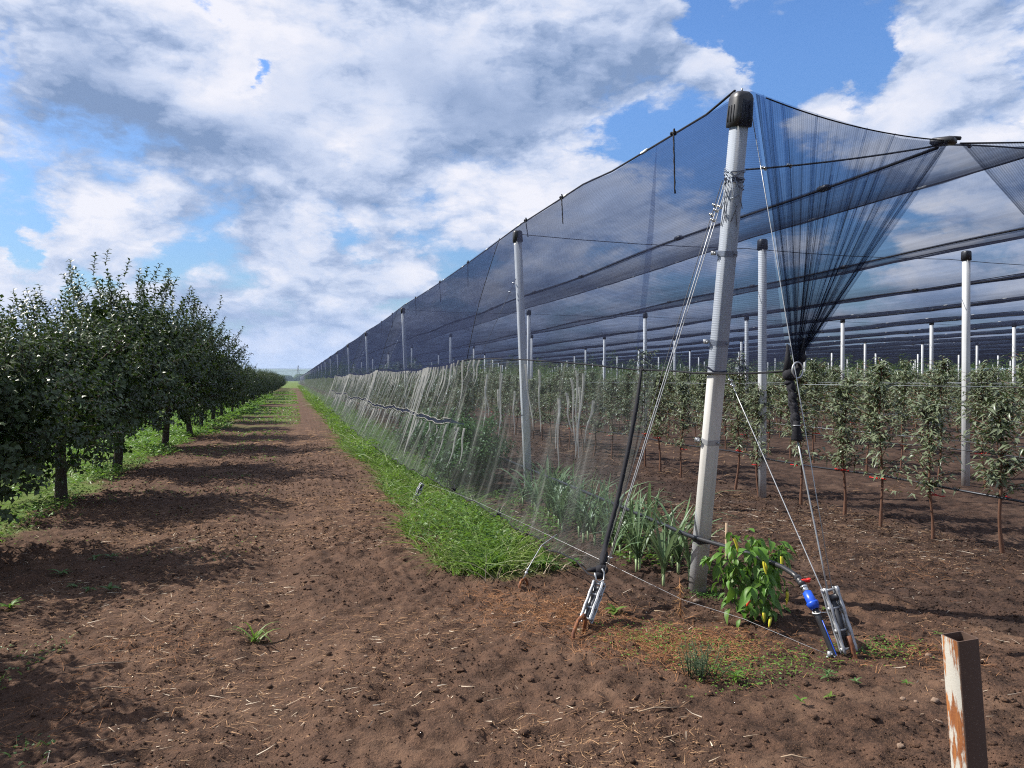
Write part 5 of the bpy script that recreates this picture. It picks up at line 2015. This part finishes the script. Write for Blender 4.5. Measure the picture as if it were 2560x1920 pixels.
for (px, py, n, L, w, m, lab) in (
        (130, 1238, 8, .10, .028, 'leaf_dark', 'spiky green weed in tree shade, uppermost of the shaded cluster'),
        (205, 1205, 6, .10, .03, 'leaf_dark', 'small shaded weed nearest the grass in the tree shade'),
        (240, 1195, 6, .09, .028, 'leaf_dark', 'shaded weed at the far side of the shadow cluster'),
        (190, 1265, 7, .09, .026, 'leaf_dark', 'low shaded weed in the middle of the shadow cluster'),
        (160, 1258, 6, .08, .024, 'leaf_dark', 'tiny shaded weed low in the shadow cluster'),
        (235, 1280, 6, .09, .028, 'leaf_dark', 'shaded weed nearest the sunlit gap between two shadows'),
        (20, 1312, 9, .10, .03, 'leaf_weed', 'spiky green weed at the edge of the second shadow, cut near the frame'),
        (1330, 1325, 7, .09, .045, 'leaf_weed', 'broad leaved seedling beside the grey left tensioner'),
        (1812, 1436, 4, .05, .022, 'leaf_weed', 'bright seedling at the foot of the black pipe'),
        (1790, 1470, 16, .05, .014, 'leaf_dark', 'flat grey green weed in front of the front anchor'),
        (1850, 1478, 6, .04, .012, 'leaf_dark', 'small tuft of leaves right of the flat grey green weed'),
        (1795, 1508, 6, .04, .012, 'leaf_weed', 'small yellowish weed in front of the flat grey green weed'),
        (1730, 1527, 6, .04, .014, 'leaf_weed', 'tiny weed in the foreground soil'),
        (1960, 1480, 5, .035, .012, 'leaf_weed', 'tiny weed right of the anchors towards the rusty post'),
        (1590, 1475, 14, .06, .016, 'leaf_weed', 'yellow green weed beside the feathery bush'),
        (1780, 1295 + 20, 5, .035, .014, 'leaf_weed', 'seedling behind the blue coupling'),
        (1600, 1340 - 15, 10, .06, .022, 'leaf_dark', 'low weed at the base of the corner post'),
        (2030, 1375, 4, .04, .014, 'leaf_weed', 'lone seedling on bare soil under the post shadow'),
        (1020, 1190, 16, .10, .06, 'leaf_weed', 'broad leaved weed at the near end of the grass strip'),
        (1090, 1225, 14, .11, .055, 'leaf_weed', 'broad leaved weed at the tip of the grass strip by the path'),
        (1170, 1232, 14, .10, .05, 'leaf_weed', 'broad leaved weed of the grass strip, nearest the rusty hook'),
        (1240, 1228, 12, .10, .05, 'leaf_weed', 'broad leaved weed of the grass strip beside the black knot')):
    x, y = at(px, py)
    rosette(lab, x, y, n, L, w, m, .55)
# grass tuft on the path
x, y = at(545, 1372)
tuft = thing('grass_tuft', 'lone bright grass tuft on the bare dirt path', 'grass tuft', (x, y, gz(x, y)))
gb = [leek_leaf('blade', l, w, b) for l, w, b in ((.20, .014, 1.0), (.24, .012, .7), (.15, .016, .4))]
for m_ in gb:
    m_.materials.clear()
    m_.materials.append(MAT['leaf_grass'])
for q in range(11):
    place(gb[q % 3], tuft, (rng.normal() * .012, rng.normal() * .012, 0), (q * 2.4 if q % 3 else .4 + rng.normal() * .5), rng.random() * .7, 0, .7 + .5 * rng.random())
# feathery weed
x, y = at(1515, 1468)
fw = thing('feathery_weed', 'feathery dark green weed in the foreground left of the front anchor', 'weed', (x, y, gz(x, y)))
fm, sm_ = MB(), MB()
for q in range(26):
    a = rng.random() * 2 * PI
    d = np.array((math.cos(a) * .13 * rng.random() ** .5, math.sin(a) * .10 * rng.random() ** .5, .09 + .13 * rng.random()))
    base_ = np.array((rng.normal() * .04, rng.normal() * .03, 0))
    sm_.tube([base_, base_ + d * .5, base_ + d], [.003, .0022, .001], 4)
    k = 60
    t = rng.random(k)
    blades(fm, base_ + d * (.25 + .75 * t)[:, None], rand_dirs(k, .3, 1.2), .012 + .018 * rng.random(k), .0022, .3, 1)
part('stem', sm_, 'leaf_feather', fw, local=True)
part('foliage', fm, 'leaf_feather', fw, local=True, kind='stuff')
# dried upright stalk by the corner post
x, y = at(1470, 1335)
ds = thing('dead_stalk', 'upright reddish dead stalk before the leeks', 'dead plant', (x, y, gz(x, y)))
part('stalk', MB().tube([(0, 0, -.02), (.004, 0, .12), (-.004, .004, .27)], [.006, .005, .002], 5), 'dead_grass', ds, local=True)
dm = MB()
t = rng.random(60)
blades(dm, np.stack([0 * t, 0 * t, .02 + .22 * t], -1), rand_dirs(60, -.4, .8), .03 + .03 * rng.random(60), .004, .4, 2)
part('leaf_shreds', dm, 'dead_grass', ds, local=True, kind='stuff')


# stones and sticks on the near soil
def stone(label, px, py, r_, seed):
    x, y = at(px, py)
    rr = np.random.default_rng(seed)
    ph, th = 6, 9
    V, F = [], []
    for i in range(ph + 1):
        for j in range(th):
            a, b = PI * i / ph, 2 * PI * j / th
            q = r_ * (1 + .18 * math.sin(3 * b + seed) * math.sin(2 * a) + .10 * rr.normal() * (0 < i < ph))
            V.append((q * math.sin(a) * math.cos(b) * 1.2, q * math.sin(a) * math.sin(b), q * .75 * math.cos(a)))
    for i in range(ph):
        for j in range(th):
            F.append((i * th + j, (i + 1) * th + j, (i + 1) * th + (j + 1) % th, i * th + (j + 1) % th))
    z = gz(x, y)
    solo('stone', MB().add(np.array(V), np.array(F, int)).mesh('stone', 'stone', None, True), None, label, 'stone').location = (x, y, z + r_ * .35)


for (px, py, r_, lab) in ((2007, 1425, .016, 'small pale stone on the soil left of the rusty post top'), (2021, 1525, .017, 'round pale stone beside the rusty post, middle of three'), (2027, 1562, .021, 'largest pale stone on the soil beside the rusty post'),
                          (1947, 1610, .015, 'pale stone low in the foreground left of the rusty post'), (1980, 1522, .010, 'tiny stone next to the round pale stone'), (1952, 1517, .013, 'brown stone farther left of the round pale stone'),
                          (1505, 1300, .022, 'brown clod of soil in front of the corner post'), (790, 1420, .012, 'tiny pale stone on the path'), (310, 1560, .013, 'pale stone in the near path')):
    stone(lab, px, py, r_, int(px))
for (px, py, L, a, lab) in ((1425, 1540, .22, .25, 'long pale stick lying in the foreground soil'), (1720, 1650 - 5, .12, -.1, 'pale stick near the lower frame edge'), (240, 1500, .20, .1, 'thin dry twig at the near shadow edge'),
                            (1765, 1690 - 20, .13, .12, 'split straw stalk in the foreground'), (225, 1445, .30, .35, 'dry twig lying across the sunlit gap between two shadows')):
    x, y = at(px, py)
    z = gz(x, y) + .012
    ca, sa = math.cos(a - YAW), math.sin(a - YAW)
    P = [(x - ca * L / 2, y - sa * L / 2, z), (x - ca * L * .1, y - sa * L * .1 + .008, z + .008), (x + ca * L * .2, y + sa * L * .2, z + .003), (x + ca * L / 2, y + sa * L / 2, z)]
    solo('dry_stick', MB().tube(P, [.003, .004, .0035, .0015], 5).mesh('dry_stick', 'dry_stick', None, True), None, lab, 'stick')

# ------------------------------------------------------------------ rusty hollow post in the foreground
rx, ry = 2.150, 2.005
rp_ = thing('rusty_post', 'square hollow steel post with peeling white paint and rust, in the near foreground', 'post', (rx, ry, 0), None, (.0, -.088, -.10))
w, h, th = .039, .77, .004
tube_ = MB()


def sq(q, z):
    c = .004
    return oct_ring(q, c, z)


tube_.rings([sq(w, -.3), sq(w, h * .5), sq(w, h)], cap=False)
tube_.rings([sq(w, h), sq(w - th, h)], cap=False)
tube_.rings([sq(w - th, h), sq(w - th, -.2)], cap=False)
me = tube_.mesh('rusty_post', 'rust_shaded')  # shade-darkened brown on every face except the painted one
me.materials.append(MAT['painted_rust'])
for p in me.polygons:
    if p.normal.x < -.8 and abs(p.center.x + w) < .002:
        p.material_index = 1
part('tube', me, None, rp_, local=True)
print('tris', sum(len(m.polygons) for m in bpy.data.meshes))

# ------------------------------------------------------------------ the air
hm = newmat('haze')
pv = hm.n('ShaderNodeVolumePrincipled')
pv.inputs['Color'].default_value = (0.62, 0.78, 1.0, 1)
pv.inputs['Density'].default_value = 1.1e-4
hm.t.links.new(pv.outputs[0], hm.n('ShaderNodeOutputMaterial').inputs['Volume'])
solo('haze', MB().box((0, 0, 52), (19400, 19400, 125)), 'haze', 'thin pale blue haze in the air over the plain', 'haze', kind='stuff')
